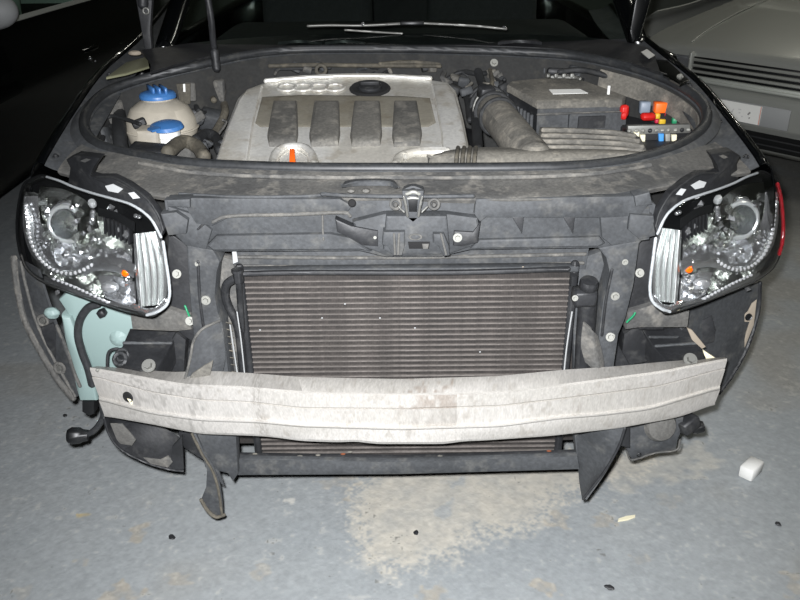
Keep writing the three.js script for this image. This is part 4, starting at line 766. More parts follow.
// wheel arch liner, left of the picture
{
  const g = grp('wheel_arch_liner', car, 'dusty black wheel arch liner beside the washer bottle');
  const zz = (x) => -0.43 + (x - 15) * 0.0017;
  const R = [[[15, 258], [18, 285], [26, 320], [42, 352], [58, 378], [74, 398]], [[24, 262], [30, 290], [38, 318], [50, 346], [64, 372], [78, 396]], [[38, 270], [46, 296], [54, 320], [62, 344], [72, 368], [84, 392]]];
  mesh('liner_skin', sheet(R.map((r) => r.map(([x, y]) => Z(x, y, zz(x)))), { nu: 24, nv: 6, t: 0.006 }), M.dust, g);
  mesh('liner_edge', tube(R[0].map(([x, y]) => Z(x - 1, y, zz(x) + 0.002)), 0.008, { seg: 40 }), M.heavy, g);
  mesh('liner_edge', tube(R[1].map(([x, y]) => Z(x - 3, y, zz(x) + 0.006)), 0.0035, { seg: 40 }), M.heavy, g);
  mesh('inset_panel', slab([[40, 328], [53, 323], [66, 346], [66, 362], [56, 362], [46, 345]], -0.36, { t: 0.006, bev: 1 }), M.black, g);
  for (const [x, y] of [[43, 320.5], [59.5, 368]]) { mesh('bolt', boltGeo(Z(x, y, zz(x) + 0.014), V(-0.2, 0.1, 1), 0.007), M.steel, g); mesh('washer', torus(0.012, 0.004, Z(x, y, zz(x) + 0.012), V(-0.2, 0.1, 1)), M.heavy, g); }
}
{
  const g = grp('wheel_arch_liner', car, 'grey black wheel arch liner with tan edge');
  const zz = (x) => -0.43 + (758 - x) * 0.0022;
  const R = [[[760, 283], [758, 312], [748, 345], [734, 372], [719, 393]], [[744, 288], [742, 315], [734, 345], [724, 366], [715, 384]], [[715, 300], [712, 325], [708, 345], [704, 360], [700, 372]], [[684, 312], [682, 328], [682, 345], [682, 355], [684, 366]]];
  mesh('liner_skin', sheet(R.map((r) => r.map(([x, y]) => Z(x, y, zz(x)))), { nu: 24, nv: 14, t: 0.006 }), M.dust, g);
  mesh('liner_edge', tube(R[0].map(([x, y]) => Z(x, y, zz(x) + 0.001)), 0.005, { seg: 40 }), M.black, g);
  mesh('tan_flange', slab([[757, 300], [752, 304], [748, 312], [744, 315], [744, 322], [750, 322], [746, 334], [742, 348], [736, 352], [730, 358], [728, 366], [734, 368], [744, 350], [754, 325]], zz(750) + 0.012, { t: 0.003, bev: 0.6 }), M.tan, g, 'tan dirty flange');
  for (const [x, y] of [[748.5, 317], [732, 364]]) mesh('flange_hole', lathe([[0, 0.001], [0.006, 0.001], [0.008, 0.003], [0.009, 0], [0, 0]], Z(x, y, zz(748) + 0.0125), V(0.2, 0.1, 1)), M.darkPlastic, g);
  mesh('liner_pocket', slab([[700, 322], [712, 316], [716, 330], [714, 342], [704, 346], [698, 336]], zz(705) + 0.006, { t: 0.004, bev: 1.5 }), M.black, g);
  mesh('tan_strip', slab([[687, 328], [692, 330], [706, 347], [702, 349], [692, 340]], -0.2, { t: 0.004, bev: 0.6 }), M.tan, g);
  mesh('tan_strip', slab([[703, 350], [718, 360], [706, 363]], -0.2, { t: 0.004, bev: 0.6 }), M.cream, g);
}
{
  const g = grp('washer_bottle', car, 'pale teal plastic washer bottle with a black hose');
  mesh('bottle_body', slab([[58, 300], [70, 290], [96, 296], [138, 312], [142, 330], [131, 338], [132, 362], [118, 372], [94, 374], [84, 348], [74, 330], [66, 312]], -0.3, { t: 0.14, bev: 2, bd: 0.01, seg: 3, crease: 1 }), M.teal, g);
  mesh('bottle_neck', slab([[60, 316], [70, 318], [80, 344], [92, 374], [97, 402], [79, 402], [75, 388], [70, 362], [64, 340]], -0.285, { t: 0.09, bev: 3, bd: 0.014, seg: 4, crease: 1 }), M.teal, g);
  mesh('neck_ridge', tube([[57, 326], [66, 348], [74, 372], [80, 386]].map(([x, y]) => Z(x, y, -0.277)), 0.004), M.heavy, g);
  mesh('bottle_boss', lathe([[0, 0.006], [0.01, 0.006], [0.016, 0.002], [0.02, -0.002], [0, -0.004]], Z(118, 338, -0.298), V(0, 0.2, 1)), M.teal, g);
  mesh('bottle_boss', ball(0.018, Z(52, 313, -0.33), [1, 0.8, 0.7]), M.teal, g);
  mesh('hose', tube([[98, 304], [88, 308], [80, 320], [78, 335], [82, 352], [88, 368], [92, 384]].map(([x, y]) => Z(x, y, -0.286)), 0.0088, { seg: 50, rs: 12 }), M.rubber, g, 'black hose across the bottle');
  mesh('hose_clip', rbox(0.016, 0.016, 0.02, 0.003, Z(102, 313, -0.29), [0, 0, 0.4]), M.black, g);
  mesh('pump', slab([[82, 402], [94, 402], [94, 414], [89, 416], [82, 412]], -0.285, { t: 0.04, bev: 1 }), M.darkPlastic, g);
  for (const r of [[[107, 372], [108, 354], [114, 349], [121, 350], [125, 356]]]) mesh('clip_wire', tube(r.map(([x, y]) => Z(x, y, -0.2)), 0.0032), M.rubber, g);
  mesh('clip_washer', torus(0.012, 0.0045, Z(120, 359, -0.165), V(0, 0.6, 0.8)), M.rubber, g);
}
{
  const g = grp('hanging_cable', car, 'black cable ending in a loose plug');
  mesh('cable', tube([[102, 405], [103, 416], [98, 426], [90, 433], [84, 435]].map(([x, y]) => Z(x, y, -0.2)), 0.0065), M.rubber, g);
  mesh('plug', lathe([[0, -0.02], [0.012, -0.018], [0.014, -0.006], [0.018, 0], [0.019, 0.018], [0.014, 0.026], [0, 0.028]], Z(80, 435.5, -0.2), V(-1, 0.05, 0.1)), M.darkPlastic, g);
}
// lower left duct and undershield
{
  const g = grp('lower_duct', car, 'dusty black duct hanging below the beam');
  mesh('duct_skin', sheet([[[104, 418], [110, 436], [122, 450], [145, 462], [168, 469], [183, 471]], [[112, 416], [124, 428], [140, 440], [158, 448], [172, 452], [182, 452]], [[120, 414], [138, 418], [156, 424], [168, 430], [178, 436], [182, 440]]].map((r, i) => r.map(([x, y]) => Z(x, y, [-0.16, -0.2, -0.24][i]))), { nu: 20, nv: 8, t: 0.004 }), M.black, g);
  mesh('duct_rim', tube([[104, 418], [110, 436], [122, 450], [145, 462], [168, 469], [183, 471]].map(([x, y]) => Z(x, y, -0.158)), 0.0028, { seg: 30 }), M.black, g);
  mesh('duct_end', slab([[172, 447], [182, 436], [183.5, 470], [170, 469]], -0.155, { t: 0.006, bev: 0.8 }), M.black, g);
  mesh('mud_patch', slab([[110, 424], [122, 424], [136, 440], [132, 446], [118, 444]], -0.168, { t: 0.003, bev: 1 }), M.heavy, g);
  mesh('mud_patch', slab([[143, 458], [160, 460], [168, 456], [173, 462], [168, 468], [150, 464]], -0.154, { t: 0.003, bev: 1 }), M.heavy, g);
  mesh('duct_web', slab([[178, 434], [200, 434], [206, 462], [196, 456], [184, 448]], -0.17, { t: 0.02, bev: 1 }), M.black, g);
}
{
  const g = grp('undershield_strip', car, 'torn grey rubber strip hanging to the floor side');
  mesh('strip', slab([[191, 434], [196, 434], [203, 450], [212, 464], [219, 480], [222, 500], [223, 514], [218, 518], [208, 510], [201, 500], [206, 488], [207, 470], [200, 452]], -0.1, { t: 0.006, bev: 0.8 }), M.dust, g);
  mesh('strip_edge', tube([[192, 434], [202, 454], [212, 470], [218, 488], [222, 514]].map(([x, y]) => Z(x, y, -0.097)), 0.003, { seg: 30 }), M.hose, g);
  mesh('strip_foot', tube([[201, 500], [208, 511], [216, 517], [224, 515]].map(([x, y]) => Z(x, y, -0.098)), 0.004), M.hose, g);
  mesh('strip_tongue', slab([[214, 468], [219, 472], [224, 486], [221, 484]], -0.105, { t: 0.004, bev: 0.5 }), M.dust, g);
}
{
  const g = grp('undershield', car, 'dark grey plastic undershield flap');
  mesh('shield_skin', sheet([[[576, 436], [578, 460], [579, 480], [582, 499]], [[600, 430], [600, 450], [596, 472], [590, 490]], [[625, 428], [618, 448], [604, 472], [585, 499]]].map((r, i) => r.map(([x, y]) => Z(x, y, [-0.15, -0.1, -0.07][i]))), { nu: 14, nv: 8, t: 0.004 }), M.dust, g);
  mesh('shield_rim', tube([[625, 428], [618, 448], [604, 472], [583, 499]].map(([x, y]) => Z(x, y, -0.069)), 0.0028, { seg: 30 }), M.black, g);
}
{
  const g = grp('horn_bracket', car, 'dark bracket with a plug below the beam');
  mesh('bracket', slab([[628, 430], [660, 422], [684, 416], [682, 430], [678, 440], [676, 450], [655, 453], [632, 460], [627, 452]], -0.17, { t: 0.02, bev: 1.2 }), M.dust, g);
  mesh('bracket_rim', tube([[627, 452], [632, 460], [655, 453], [676, 450], [680, 440]].map(([x, y]) => Z(x, y, -0.167)), 0.002), M.heavy, g);
  mesh('horn', lathe([[0, 0.012], [0.02, 0.012], [0.03, 0.008], [0.036, -0.004], [0, -0.006]], Z(661, 426, -0.16), V(0.1, 0.3, 1)), M.heavy, g);
  mesh('plug_body', rbox(0.045, 0.03, 0.04, 0.006, Z(687, 423, -0.18), [0, 0.4, 0.4]), M.black, g);
  mesh('plug_tip', lathe([[0, 0], [0.012, 0], [0.014, 0.01], [0.012, 0.024], [0, 0.026]], Z(692, 428, -0.18), V(1, 0.15, 0)), M.darkPlastic, g);
  mesh('dark_hole_mark', torus(0.004, 0.0015, Z(639, 455, -0.168), V(0, 0, 1)), M.darkPlastic, g);
  mesh('side_plate', slab([[614, 428], [630, 428], [630, 448], [620, 446]], -0.12, { t: 0.004, bev: 0.6 }), M.black, g);
}
// small tabs at the inner top corner of each headlight
for (const s of [0, 1]) for (const q of s ? [[[634, 196], [650, 192], [653, 205], [636, 207]], [[630, 214], [654, 216], [656, 236], [640, 240], [628, 230]]] : [[[166, 200], [190, 199], [190, 208], [167, 207]], [[160, 214], [176, 212], [188, 220], [186, 234], [168, 236]]])
  mesh('mounting_tab', slab(q, -0.135, { t: 0.03, bev: 1.5, bd: 0.004 }), M.dust, car);

// ---------------------------------------------------------------- cowl, windscreen, wipers, bonnet
{
  const WS = (x, y, h = 0) => PL(x, y, 0.25 + h, -0.6);             // the windscreen's slope
  const cw = [[[150, 72], [200, 58], [260, 50], [330, 46], [400, 45], [500, 46], [570, 50], [620, 60], [660, 72]].map(([x, y]) => Y(x, y, 0.958)), [[150, 62], [200, 50], [260, 43], [330, 40], [400, 39.5], [500, 40], [570, 43], [620, 50], [656, 60]].map(([x, y]) => Y(x, y, 0.965)), [[140, 50], [200, 42], [260, 37], [330, 34], [400, 33.5], [500, 34], [570, 36], [620, 41], [650, 48]].map(([x, y]) => Y(x, y, 0.972))];
  mesh('cowl_panel', sheet(cw, { nu: 40, nv: 8, t: 0.006 }), M.black, car);
  for (const [x, w] of [[300, 22], [345, 20], [520, 22]]) mesh('cowl_cap', sheet([[[x - w, 42], [x, 40], [x + w, 42]], [[x - w * .7, 39], [x, 36.5], [x + w * .7, 39]]].map((r) => r.map(([a, b]) => Y(a, b, 0.976))), { t: 0.008, nu: 8, nv: 4 }), M.black, car);
  const y0 = 0.25 + 0.6 * 1.2, w0 = 0.66, ws = (x, z) => V(x, 0.25 - 0.6 * z, z - 0.16 * x * x + 0.06);
  const rows = []; for (const z of [-1.2, -1.5, -1.8]) { const r = []; for (const x of [-0.68, -0.4, 0, 0.4, 0.68]) r.push(ws(x * (1 + (z + 1.2) * 0.12), z)); rows.push(r); }
  mesh('windscreen', sheet(rows, { nu: 16, nv: 6, t: 0 }), M.glassClear, car, 'dark windscreen glass');
  for (const s of [-1, 1]) mesh('windscreen_pillar', tube([ws(s * 0.7, -1.18), ws(s * 0.675, -1.5), ws(s * 0.64, -1.85)], 0.03), M.gloss, car);
  mesh('roof', rbox(1.16, 0.05, 1.7, 0.02, V(0, 1.4, -2.75)), M.gloss, car);
  mesh('dashboard', rbox(1.3, 0.25, 0.5, 0.06, V(0, 0.82, -1.72)), M.matte, car);
  for (const s of [-1, 1]) mesh('body_side', rbox(0.08, 0.62, 2.9, 0.03, V(s * 0.83, 0.6, -2.75)), M.gloss, car);
  mesh('rear_body', rbox(1.6, 0.7, 0.3, 0.06, V(0, 0.65, -4.05)), M.gloss, car);
  for (const s of [-1, 1]) mesh('rear_pillar', tube([V(s * 0.62, 0.95, -4.1), V(s * 0.56, 1.38, -3.5)], 0.06), M.gloss, car);
  mesh('cabin_floor', rbox(1.56, 0.05, 2.7, 0.01, V(0, 0.28, -2.7)), M.matte, car);
  for (const s of [-1, 1]) mesh('seat_back', rbox(0.48, 0.62, 0.14, 0.05, V(s * 0.36, 0.78, -2.45), [-0.15, 0, 0]), M.mat, car);
  mesh('rear_bench', rbox(1.3, 0.75, 0.16, 0.05, V(0, 0.82, -3.35), [-0.15, 0, 0]), M.mat, car);
  mesh('added_hatch_panel', rbox(1.2, 0.45, 0.06, 0.02, V(0, 1.17, -3.75), [-0.5, 0, 0]), M.gloss, car);  // opaque panel added to block the pale wall behind the windscreen
  mesh('bulkhead', rbox(1.4, 0.4, 0.03, 0.005, V(0, 0.72, -1.32)), M.matte, car);
  // wipers
  const P = (x, y) => PL(x, y, 0.25 + 0.036 + 0.022, -0.6);
  const w1 = grp('wiper', car, 'thin wiper arm lying along the windscreen foot');
  mesh('wiper_arm', tube([[308, 26], [330, 25.3], [363, 25.5], [404, 23.5]].map(([x, y]) => P(x, y)), 0.004), M.steel, w1);
  mesh('wiper_joint', rbox(0.07, 0.012, 0.016, 0.004, P(412, 23)), M.darkPlastic, w1);
  mesh('wiper_nut', ball(0.006, P(363, 25).add(V(0, 0.003, 0.004))), M.chrome, w1);
  const w2 = grp('wiper', car, 'longer wiper arm with bright end');
  mesh('wiper_arm', tube([[404, 22.5], [440, 24], [475, 26], [506, 29]].map(([x, y]) => P(x, y)), 0.0036), M.steel, w2);
  mesh('wiper_nut', ball(0.006, P(504, 28)), M.chrome, w2);
  mesh('wiper_blade', tube([[345, 30], [375, 32], [402, 33.5]].map(([x, y]) => P(x, y)), 0.003), M.steel, w2);
  // open bonnet above the picture
  const hb = grp('bonnet', car, 'raised black bonnet');
  const H = (u, v, d = 0) => V(u * (0.72 - 0.06 * v), 1.2 + v * 0.92 - d * 0.3, -1.2 + v * 0.42 + d - 0.04 * u * u);
  const hr = (d) => [0, 0.33, 0.66, 1].map((v) => [-1, -0.5, 0, 0.5, 1].map((u) => H(u, v, d)));
  mesh('bonnet_skin', sheet(hr(-0.03), { nu: 16, nv: 10, t: 0.006 }), M.gloss, hb);
  mesh('bonnet_lining', sheet(hr(0.0).map((r) => r.map((p) => V(p.x * 0.92, p.y, p.z))), { nu: 16, nv: 10, t: 0.012 }), M.mat, hb);
  mesh('hinge_arm', slab([[136, 0], [152, 0], [150, 30], [153, 62], [147, 64], [143, 40]], (x, y) => Z(x, y, -1.16), { t: 0.02, bev: 1.2 }), M.black, hb);
  mesh('hinge_arm', tube([Z(143, 4, -1.16), V(-0.72, 1.18, -1.17), V(-0.68, 1.3, -1.15)], 0.016), M.black, hb);
  mesh('hinge_arm', slab([[636, -2], [652, -4], [646, 18], [640, 38], [632, 44], [630, 30]], (x, y) => Z(x, y, -1.1), { t: 0.03, bev: 2 }), M.gloss, hb);
  mesh('hinge_arm', tube([Z(644, 0, -1.115), V(0.7, 1.18, -1.15), V(0.67, 1.3, -1.15)], 0.016), M.gloss, hb);
  mesh('hinge_bolt', torus(0.008, 0.003, Z(146, 11, -1.152), V(0, 0, 1)), M.steel, hb);
  const rod = grp('support_strut', car, 'thin black bonnet support rod');
  mesh('strut_rod', tube([Y(218, 78, 0.9), Z(213, 40, -0.98), Z(208, 0, -0.96), V(-0.54, 1.45, -0.98), V(-0.5, 1.62, -0.96)], 0.009), M.black, rod);
  mesh('strut_end', ball(0.016, Y(218, 79, 0.895)), M.steel, rod);
  mesh('strut_sleeve', tube([Z(214.5, 52, -0.985), Z(216.5, 68, -0.975)], 0.012), M.black, rod);
  // triangular end panels of the cowl
  mesh('cowl_end', slab([[106, 77], [126, 62], [147, 56], [149, 66], [126, 73]], (x, y) => Y(x, y, 0.95), { t: 0.006, dir: V(0, -1, 0), bev: 0.8 }), M.olive, car, 'olive grey triangular cowl end');
  mesh('cowl_end', slab([[638, 42], [650, 44], [690, 80], [680, 84], [648, 66]], (x, y) => Y(x, y, 0.945), { t: 0.006, dir: V(0, -1, 0), bev: 0.8 }), M.gloss, car);
  mesh('side_lamp', ball(0.012, Y(135, 53, 0.965), [1.6, 0.6, 1]), M.tan, car);
  mesh('reflective_sticker', slab([[641, 52], [647, 49], [655, 55], [649, 58]], (x, y) => Y(x, y, 0.975), { t: 0.002, dir: V(0, -1, 0), bev: 0 }), M.white, car, 'small white sticker on the fender edge');
  mesh('bolt', boltGeo(Y(680, 77, 0.945), V(0, 0.8, 0.5), 0.008), M.zinc, car);
}

// ---------------------------------------------------------------- silver car parked at an angle
{
  const g = new THREE.Group(); g.name = 'silver_car'; scene.add(g);
  top(g, 'silver car parked nose towards the dark car, with a white number plate', 'car');
  g.position.set(1.69, 0, -2.68); g.rotation.y = -52 * Math.PI / 180;
  // local axes: x across, y up, z forward; symmetrical about x = 0
  const bow = (x) => -0.16 * Math.pow(Math.abs(x) / 0.85, 2.6);
  const xs = [-0.85, -0.75, -0.55, -0.3, 0, 0.3, 0.55, 0.75, 0.85];
  const line = (y, z, k = 1, w = 1) => xs.map((x) => V(x * w, y, z + bow(x) * k));
  const sp = M.silverPaint;
  mesh('bumper', sheet([line(0.2, -0.1), line(0.24, -0.02), line(0.33, 0.0), line(0.36, 0.012), line(0.47, 0.012), line(0.5, 0.0), line(0.515, -0.03)], { nu: 40, nv: 24, t: 0.01 }), sp, g);
  mesh('lower_intake', sheet([[V(-0.5, 0.25, 0.004), V(0, 0.25, 0.006), V(0.5, 0.25, 0.004)], [V(-0.52, 0.33, 0.01), V(0, 0.33, 0.016), V(0.52, 0.33, 0.01)]], { nu: 12, nv: 3, t: 0.004 }), M.darkPlastic, g);
  for (const y of [0.275, 0.305]) mesh('intake_slat', rbox(0.96, 0.008, 0.012, 0.003, V(0, y, 0.014)), M.black, g);
  mesh('grille_back', rbox(0.68, 0.13, 0.02, 0.005, V(0, 0.58, -0.045)), M.darkPlastic, g);
  for (let i = 0; i < 4; i++) mesh('grille_slat', rbox(0.66, 0.014, 0.03, 0.005, V(0, 0.535 + i * 0.0275, -0.02 - i * 0.004)), i === 0 ? M.strip : sp, g);
  for (const s of [-1, 1]) mesh('grille_side', rbox(0.02, 0.14, 0.04, 0.008, V(s * 0.345, 0.585, -0.03)), sp, g);
  mesh('grille_frame', rbox(0.7, 0.016, 0.036, 0.006, V(0, 0.522, -0.015)), M.strip, g);
  // bonnet and its shut lines
  const hood = [[0.635, -0.02, 0.97], [0.665, -0.03, 0.96], [0.69, -0.07, 0.95], [0.74, -0.25, 0.95], [0.8, -0.55, 0.95], [0.86, -0.95, 0.93]];
  mesh('bonnet', sheet(hood.map(([y, z]) => [-0.72, -0.5, -0.25, 0, 0.25, 0.5, 0.72].map((x) => V(x * (z < -0.5 ? 0.97 : 1), y - 0.03 * Math.pow(Math.abs(x) / 0.72, 3), z + bow(x) * 0.8))), { nu: 30, nv: 24, t: 0.01 }), sp, g);
  for (const s of [-1, 1]) {
    mesh('fender', sheet([[0.28, -0.35], [0.5, -0.3], [0.62, -0.27], [0.7, -0.26]].map(([y, z], j) => [0, -0.3, -0.6, -1.0, -1.3].map((dz, i) => V(s * ([0.84, 0.86, 0.84, 0.745][j] + 0.01 * Math.min(i, 2)), (j === 0 ? [0.3, 0.62, 0.64, 0.6, 0.3][i] : [0, 0.66, 0.74, 0.8][j] + [0, 0.015, 0.05, 0.1, 0.14][i] * (j / 3)), z + dz))), { nu: 24, nv: 10, t: 0.006 }), sp, g);
    const hl = grp('headlamp', g, 'dim clear headlamp');
    const q = (x, y, z) => V(s * x, y, z + bow(x));
    mesh('lamp_lens', sheet([[q(0.37, 0.54, -0.012), q(0.55, 0.54, -0.004), q(0.72, 0.56, -0.004), q(0.83, 0.6, -0.1)], [q(0.37, 0.6, -0.016), q(0.55, 0.61, -0.006), q(0.72, 0.625, -0.012), q(0.83, 0.64, -0.11)], [q(0.37, 0.64, -0.03), q(0.55, 0.66, -0.03), q(0.72, 0.665, -0.04), q(0.82, 0.665, -0.13)]], { nu: 16, nv: 8, t: 0 }), M.lens, hl);
    mesh('lamp_bowl', sheet([[q(0.37, 0.54, -0.03), q(0.6, 0.54, -0.03), q(0.82, 0.6, -0.12)], [q(0.38, 0.6, -0.1), q(0.6, 0.6, -0.12), q(0.8, 0.63, -0.16)], [q(0.37, 0.645, -0.045), q(0.6, 0.66, -0.05), q(0.82, 0.665, -0.14)]], { nu: 14, nv: 8, t: 0.003 }), M.satin, hl);
    mesh('lamp_bulb', ball(0.02, q(0.5, 0.6, -0.07)), M.chrome, hl);
    mesh('shut_line', tube([0, 1, 2, 3].map((i) => V(s * (0.4 + 0.02 * i), 0.69 + [0, 0.05, 0.11, 0.165][i], [-0.09, -0.28, -0.58, -0.95][i])), 0.004), sp, g);
    mesh('mirror', rbox(0.16, 0.11, 0.08, 0.03, V(s * 0.93, 0.98, -1.45)), sp, g);
    mesh('windscreen_pillar', tube([V(s * 0.68, 0.88, -1.05), V(s * 0.6, 1.3, -1.75), V(s * 0.58, 1.36, -2.0)], 0.03), sp, g);
    mesh('body_side', rbox(0.06, 0.6, 2.9, 0.025, V(s * 0.82, 0.58, -2.75)), sp, g);
    for (const z of [-0.75, -3.2]) { const w = grp('wheel', g); mesh('tyre', lathe([[0.19, -0.08], [0.27, -0.09], [0.3, -0.07], [0.3, 0.07], [0.27, 0.09], [0.19, 0.08], [0.19, -0.08]], V(s * 0.73, 0.3, z), V(s, 0, 0), 32), M.tyre, w); mesh('rim', lathe([[0, 0.05], [0.17, 0.05], [0.19, 0.07], [0.19, -0.07], [0, -0.05]], V(s * 0.73, 0.3, z), V(s, 0, 0), 26), M.rim, w); }
  }
  mesh('wiper_tray', rbox(1.36, 0.03, 0.16, 0.01, V(0, 0.855, -1.04)), M.darkPlastic, g);
  mesh('windscreen', sheet([[V(-0.68, 0.88, -1.05), V(0, 0.89, -1.0), V(0.68, 0.88, -1.05)], [V(-0.6, 1.34, -1.8), V(0, 1.37, -1.78), V(0.6, 1.34, -1.8)]], { nu: 10, nv: 4, t: 0 }), M.glassDark, g);
  mesh('roof', rbox(1.2, 0.05, 1.7, 0.02, V(0, 1.38, -2.75)), sp, g);
  mesh('cabin_tub', rbox(1.56, 0.55, 2.7, 0.04, V(0, 0.5, -2.7)), M.matte, g);
  mesh('rear_body', rbox(1.6, 0.7, 0.3, 0.06, V(0, 0.65, -4.0)), sp, g);
  // number plate and its holder
  const np = grp('number_plate', g, 'white number plate in a grey holder');
  const pc = document.createElement('canvas'); pc.width = 256; pc.height = 80; const cx = pc.getContext('2d');
  cx.fillStyle = '#fdfdf8'; cx.fillRect(0, 0, 256, 80); cx.fillStyle = '#e8a090'; cx.fillRect(253, 0, 3, 80);
  cx.strokeStyle = '#e4e4e2'; cx.lineWidth = 6;
  for (const [x0, y0, x1, y1] of [[150, 30, 140, 56], [168, 28, 180, 28], [178, 40, 172, 44], [184, 56, 190, 56]]) { cx.beginPath(); cx.moveTo(x0, y0); cx.lineTo(x1, y1); cx.stroke(); }
  cx.strokeStyle = '#8a8a88'; for (const [x0, y0, x1, y1] of [[216, 32, 208, 44], [214, 56, 218, 58]]) { cx.beginPath(); cx.moveTo(x0, y0); cx.lineTo(x1, y1); cx.stroke(); }
  const pt = new THREE.CanvasTexture(pc); pt.colorSpace = THREE.SRGBColorSpace;
  const pg = new THREE.PlaneGeometry(0.34, 0.088); 
  mesh('plate_holder', rbox(0.5, 0.1, 0.012, 0.004, V(-0.005, 0.412, 0.022)), M.holder, np);
  mesh('plate_board', rbox(0.344, 0.09, 0.004, 0.0015, V(-0.065, 0.412, 0.03)), M.white, np);
  const f = mesh('plate_face', pg, S({ map: pt, roughness: 0.35 }), np, 'white plate face with faint dark marks'); f.position.set(-0.065, 0.412, 0.0325);
}

// ---------------------------------------------------------------- black car parked alongside
{
  const g = new THREE.Group(); g.name = 'black_car'; scene.add(g);
  top(g, 'black car parked alongside with a bright strip under its windows', 'car');
  g.position.set(-1.75, 0, -3.1);                                   // its near flank; x runs away from the dark car as negative
  const zs = [2.15, 1.9, 1.2, 0.3, -0.6, -1.5, -2.1, -2.3];
  const prof = [[0.2, -0.04], [0.3, 0.0], [0.5, 0.03], [0.62, 0.035], [0.7, 0.01], [0.82, -0.01], [0.885, -0.03]];
  const sd = (s) => prof.map(([y, x], j) => zs.map((z, i) => { const e = i === 0 || i === zs.length - 1 ? -0.18 : i === 1 || i === zs.length - 2 ? -0.05 : 0; const yy = z > 0.7 && j > 3 ? y - (y - 0.62) * 0.45 * (z - 0.7) / 1.4 : y; return V(s > 0 ? x + e : -1.72 - x - e, yy, z); }));
  mesh('near_flank', sheet(sd(1), { nu: 40, nv: 20, t: 0.01 }), M.gloss, g);
  mesh('far_flank', sheet(sd(-1), { nu: 20, nv: 10, t: 0.01 }), M.gloss, g);
  mesh('bonnet', sheet([[V(-0.2, 0.72, 2.15), V(-0.86, 0.76, 2.25), V(-1.52, 0.72, 2.15)], [V(-0.05, 0.82, 1.4), V(-0.86, 0.9, 1.5), V(-1.67, 0.82, 1.4)], [V(-0.06, 0.9, 0.75), V(-0.86, 0.97, 0.9), V(-1.66, 0.9, 0.75)]], { nu: 16, nv: 10, t: 0.01 }), M.gloss, g);
  mesh('nose', sheet([[V(-0.2, 0.25, 2.12), V(-0.86, 0.25, 2.25), V(-1.52, 0.25, 2.12)], [V(-0.2, 0.72, 2.14), V(-0.86, 0.76, 2.25), V(-1.52, 0.72, 2.14)]], { nu: 16, nv: 4, t: 0.01 }), M.gloss, g);
  mesh('window_strip', sheet([[V(-0.006, 0.878, 0.62), V(-0.006, 0.878, 0.0), V(-0.006, 0.874, -1.0), V(-0.02, 0.874, -1.7)], [V(-0.02, 0.896, 0.62), V(-0.02, 0.896, 0.0), V(-0.02, 0.892, -1.0), V(-0.04, 0.892, -1.7)]], { nu: 16, nv: 2, t: 0.006 }), M.strip, g, 'bright metal window strip');
  for (const [z0, z1] of [[0.6, -0.42], [-0.5, -1.5]]) mesh('side_window', sheet([[V(-0.05, 0.89, z0), V(-0.05, 0.89, z1)], [V(-0.2, 1.34, z0 - 0.45 * (z0 > 0.5 ? 1 : 0)), V(-0.2, 1.34, z1 + (z1 < -1 ? 0.25 : 0))]], { nu: 6, nv: 4, t: 0 }), M.glassClear, g);
  mesh('door_pillar', slabWorld([[-0.04, 0.88, -0.4], [-0.04, 0.88, -0.52], [-0.2, 1.36, -0.48], [-0.2, 1.36, -0.4]], V(-0.03, 0, 0)), M.gloss, g);
  mesh('roof', rbox(1.36, 0.05, 1.9, 0.02, V(-0.86, 1.37, -0.75)), M.gloss, g);
  mesh('front_pillar', tube([V(-0.06, 0.9, 0.7), V(-0.18, 1.35, 0.1)], 0.03), M.gloss, g);
  mesh('rear_pillar', tube([V(-0.08, 0.9, -1.75), V(-0.2, 1.35, -1.3)], 0.06), M.gloss, g);
  mesh('cabin_tub', rbox(1.5, 0.62, 3.6, 0.04, V(-0.86, 0.52, -0.4)), M.matte, g);
  for (const z of [0, -0.9]) mesh('seat_back', rbox(0.5, 0.6, 0.14, 0.05, V(-0.45, 0.98, z), [-0.15, 0, 0]), M.cloth, g);
  const m = grp('mirror', g, 'grey door mirror');
  mesh('mirror_shell', ball(0.1, V(0.08, 0.965, 0.9), [1.1, 0.75, 0.7], 24), M.holder, m);
  mesh('mirror_foot', rbox(0.1, 0.04, 0.06, 0.015, V(0.0, 0.9, 0.9)), M.gloss, m);
  const h = grp('door_handle', g, 'black door handle with bright lock');
  mesh('handle_bar', tube([V(0.03, 0.645, -0.12), V(0.06, 0.65, -0.18), V(0.06, 0.65, -0.28), V(0.03, 0.645, -0.33)], 0.012), M.gloss, h);
  mesh('handle_lock', ball(0.012, V(0.045, 0.6, -0.19)), M.chrome, h);
  mesh('handle_lock', ball(0.007, V(0.045, 0.575, -0.26)), M.chrome, h);
  for (const s of [-0.14, -1.58]) for (const z of [1.35, -1.35]) { const w = grp('wheel', g); mesh('tyre', lathe([[0.2, -0.09], [0.28, -0.1], [0.31, -0.08], [0.31, 0.08], [0.28, 0.1], [0.2, 0.09], [0.2, -0.09]], V(s, 0.31, z), V(s > -1 ? 1 : -1, 0, 0), 32), M.tyre, w); mesh('rim', lathe([[0, 0.05], [0.18, 0.05], [0.2, 0.08], [0.2, -0.08], [0, -0.05]], V(s, 0.31, z), V(s > -1 ? 1 : -1, 0, 0), 26), M.rim, w); }
  mesh('tail', rbox(1.5, 0.6, 0.2, 0.06, V(-0.86, 0.6, -2.15)), M.gloss, g);
}
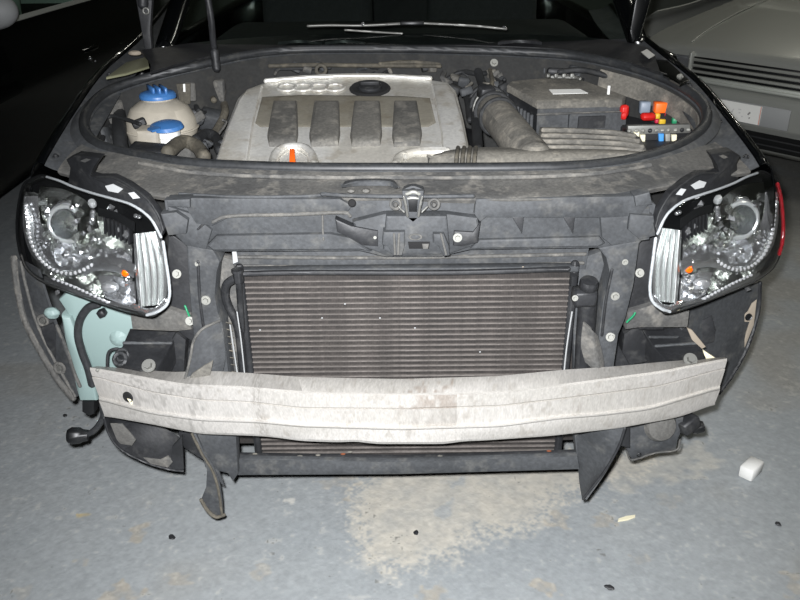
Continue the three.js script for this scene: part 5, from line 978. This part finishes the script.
function slabWorld(P, d) {
  const a = P.map((p) => V(...p)), b = a.map((p) => p.clone().add(d)), pos = [], n = a.length, tri = (x, y, z) => pos.push(x.x, x.y, x.z, y.x, y.y, y.z, z.x, z.y, z.z);
  for (let i = 1; i < n - 1; i++) { tri(a[0], a[i], a[i + 1]); tri(b[0], b[i + 1], b[i]); }
  for (let i = 0; i < n; i++) { const j = (i + 1) % n; tri(a[i], b[i], b[j]); tri(a[i], b[j], a[j]); }
  const g = new THREE.BufferGeometry(); g.setAttribute('position', new THREE.Float32BufferAttribute(pos, 3)); return fin(g);
}

// ---------------------------------------------------------------- things lying on the floor
{
  const p = Y(750, 474, 0);
  const o = mesh('foam_block', rbox(0.062, 0.034, 0.036, 0.004, V(0, 0.017, 0)), M.white, scene); o.position.copy(p); o.rotation.y = 0.75;
  top(o, 'small white foam block lying alone on the grey floor', 'block');
  const q = Y(626, 519, 0); const s = new THREE.Shape([[-0.024, -0.002], [0.0, -0.006], [0.022, -0.004], [0.026, 0.001], [0.004, 0.005], [-0.018, 0.004]].map((a) => new THREE.Vector2(...a)));
  const eg = new THREE.ExtrudeGeometry(s, { depth: 0.003, bevelEnabled: true, bevelSize: 0.0006, bevelThickness: 0.0006, bevelSegments: 1 }); eg.rotateX(-Math.PI / 2);
  const w = mesh('wood_splinter', fin(eg), M.cream, scene); w.position.set(q.x, 0.0007, q.z); w.rotation.y = 0.35; top(w, 'pale wood splinter lying on the floor', 'splinter');
  const bits = [[172, 538.5, 0.007, 'dark crumb of dirt beside a bare floor spot'], [416, 534, 0.006, 'dark crumb of dirt at the edge of the bare floor patch'], [65, 416.5, 0.006, 'dark crumb of dirt near the hanging cable plug'], [609, 589, 0.007, 'dark crumb of dirt on the painted floor, larger than its neighbour'], [778, 525, 0.006, 'dark crumb of dirt on the floor beyond the foam block']];
  for (const [x, y, r, l] of bits) { const g = new THREE.IcosahedronGeometry(r, 1), a = g.attributes.position; for (let i = 0; i < a.count; i++) { const k = 0.75 + 0.5 * vn(a.getX(i) * 300 + x, a.getY(i) * 300 + a.getZ(i) * 170, 997); a.setXYZ(i, a.getX(i) * k * 1.4, a.getY(i) * k * 0.6, a.getZ(i) * k); } g.computeBoundingBox(); const m = mesh('dirt_crumb', fin(g, 0.5), M.black, scene); const c = Y(x, y, 0); m.position.set(c.x, -g.boundingBox.min.y, c.z); m.rotation.y = x; top(m, l, 'dirt', 'dirt crumbs on the floor'); }
}

renderer.render(scene, camera);
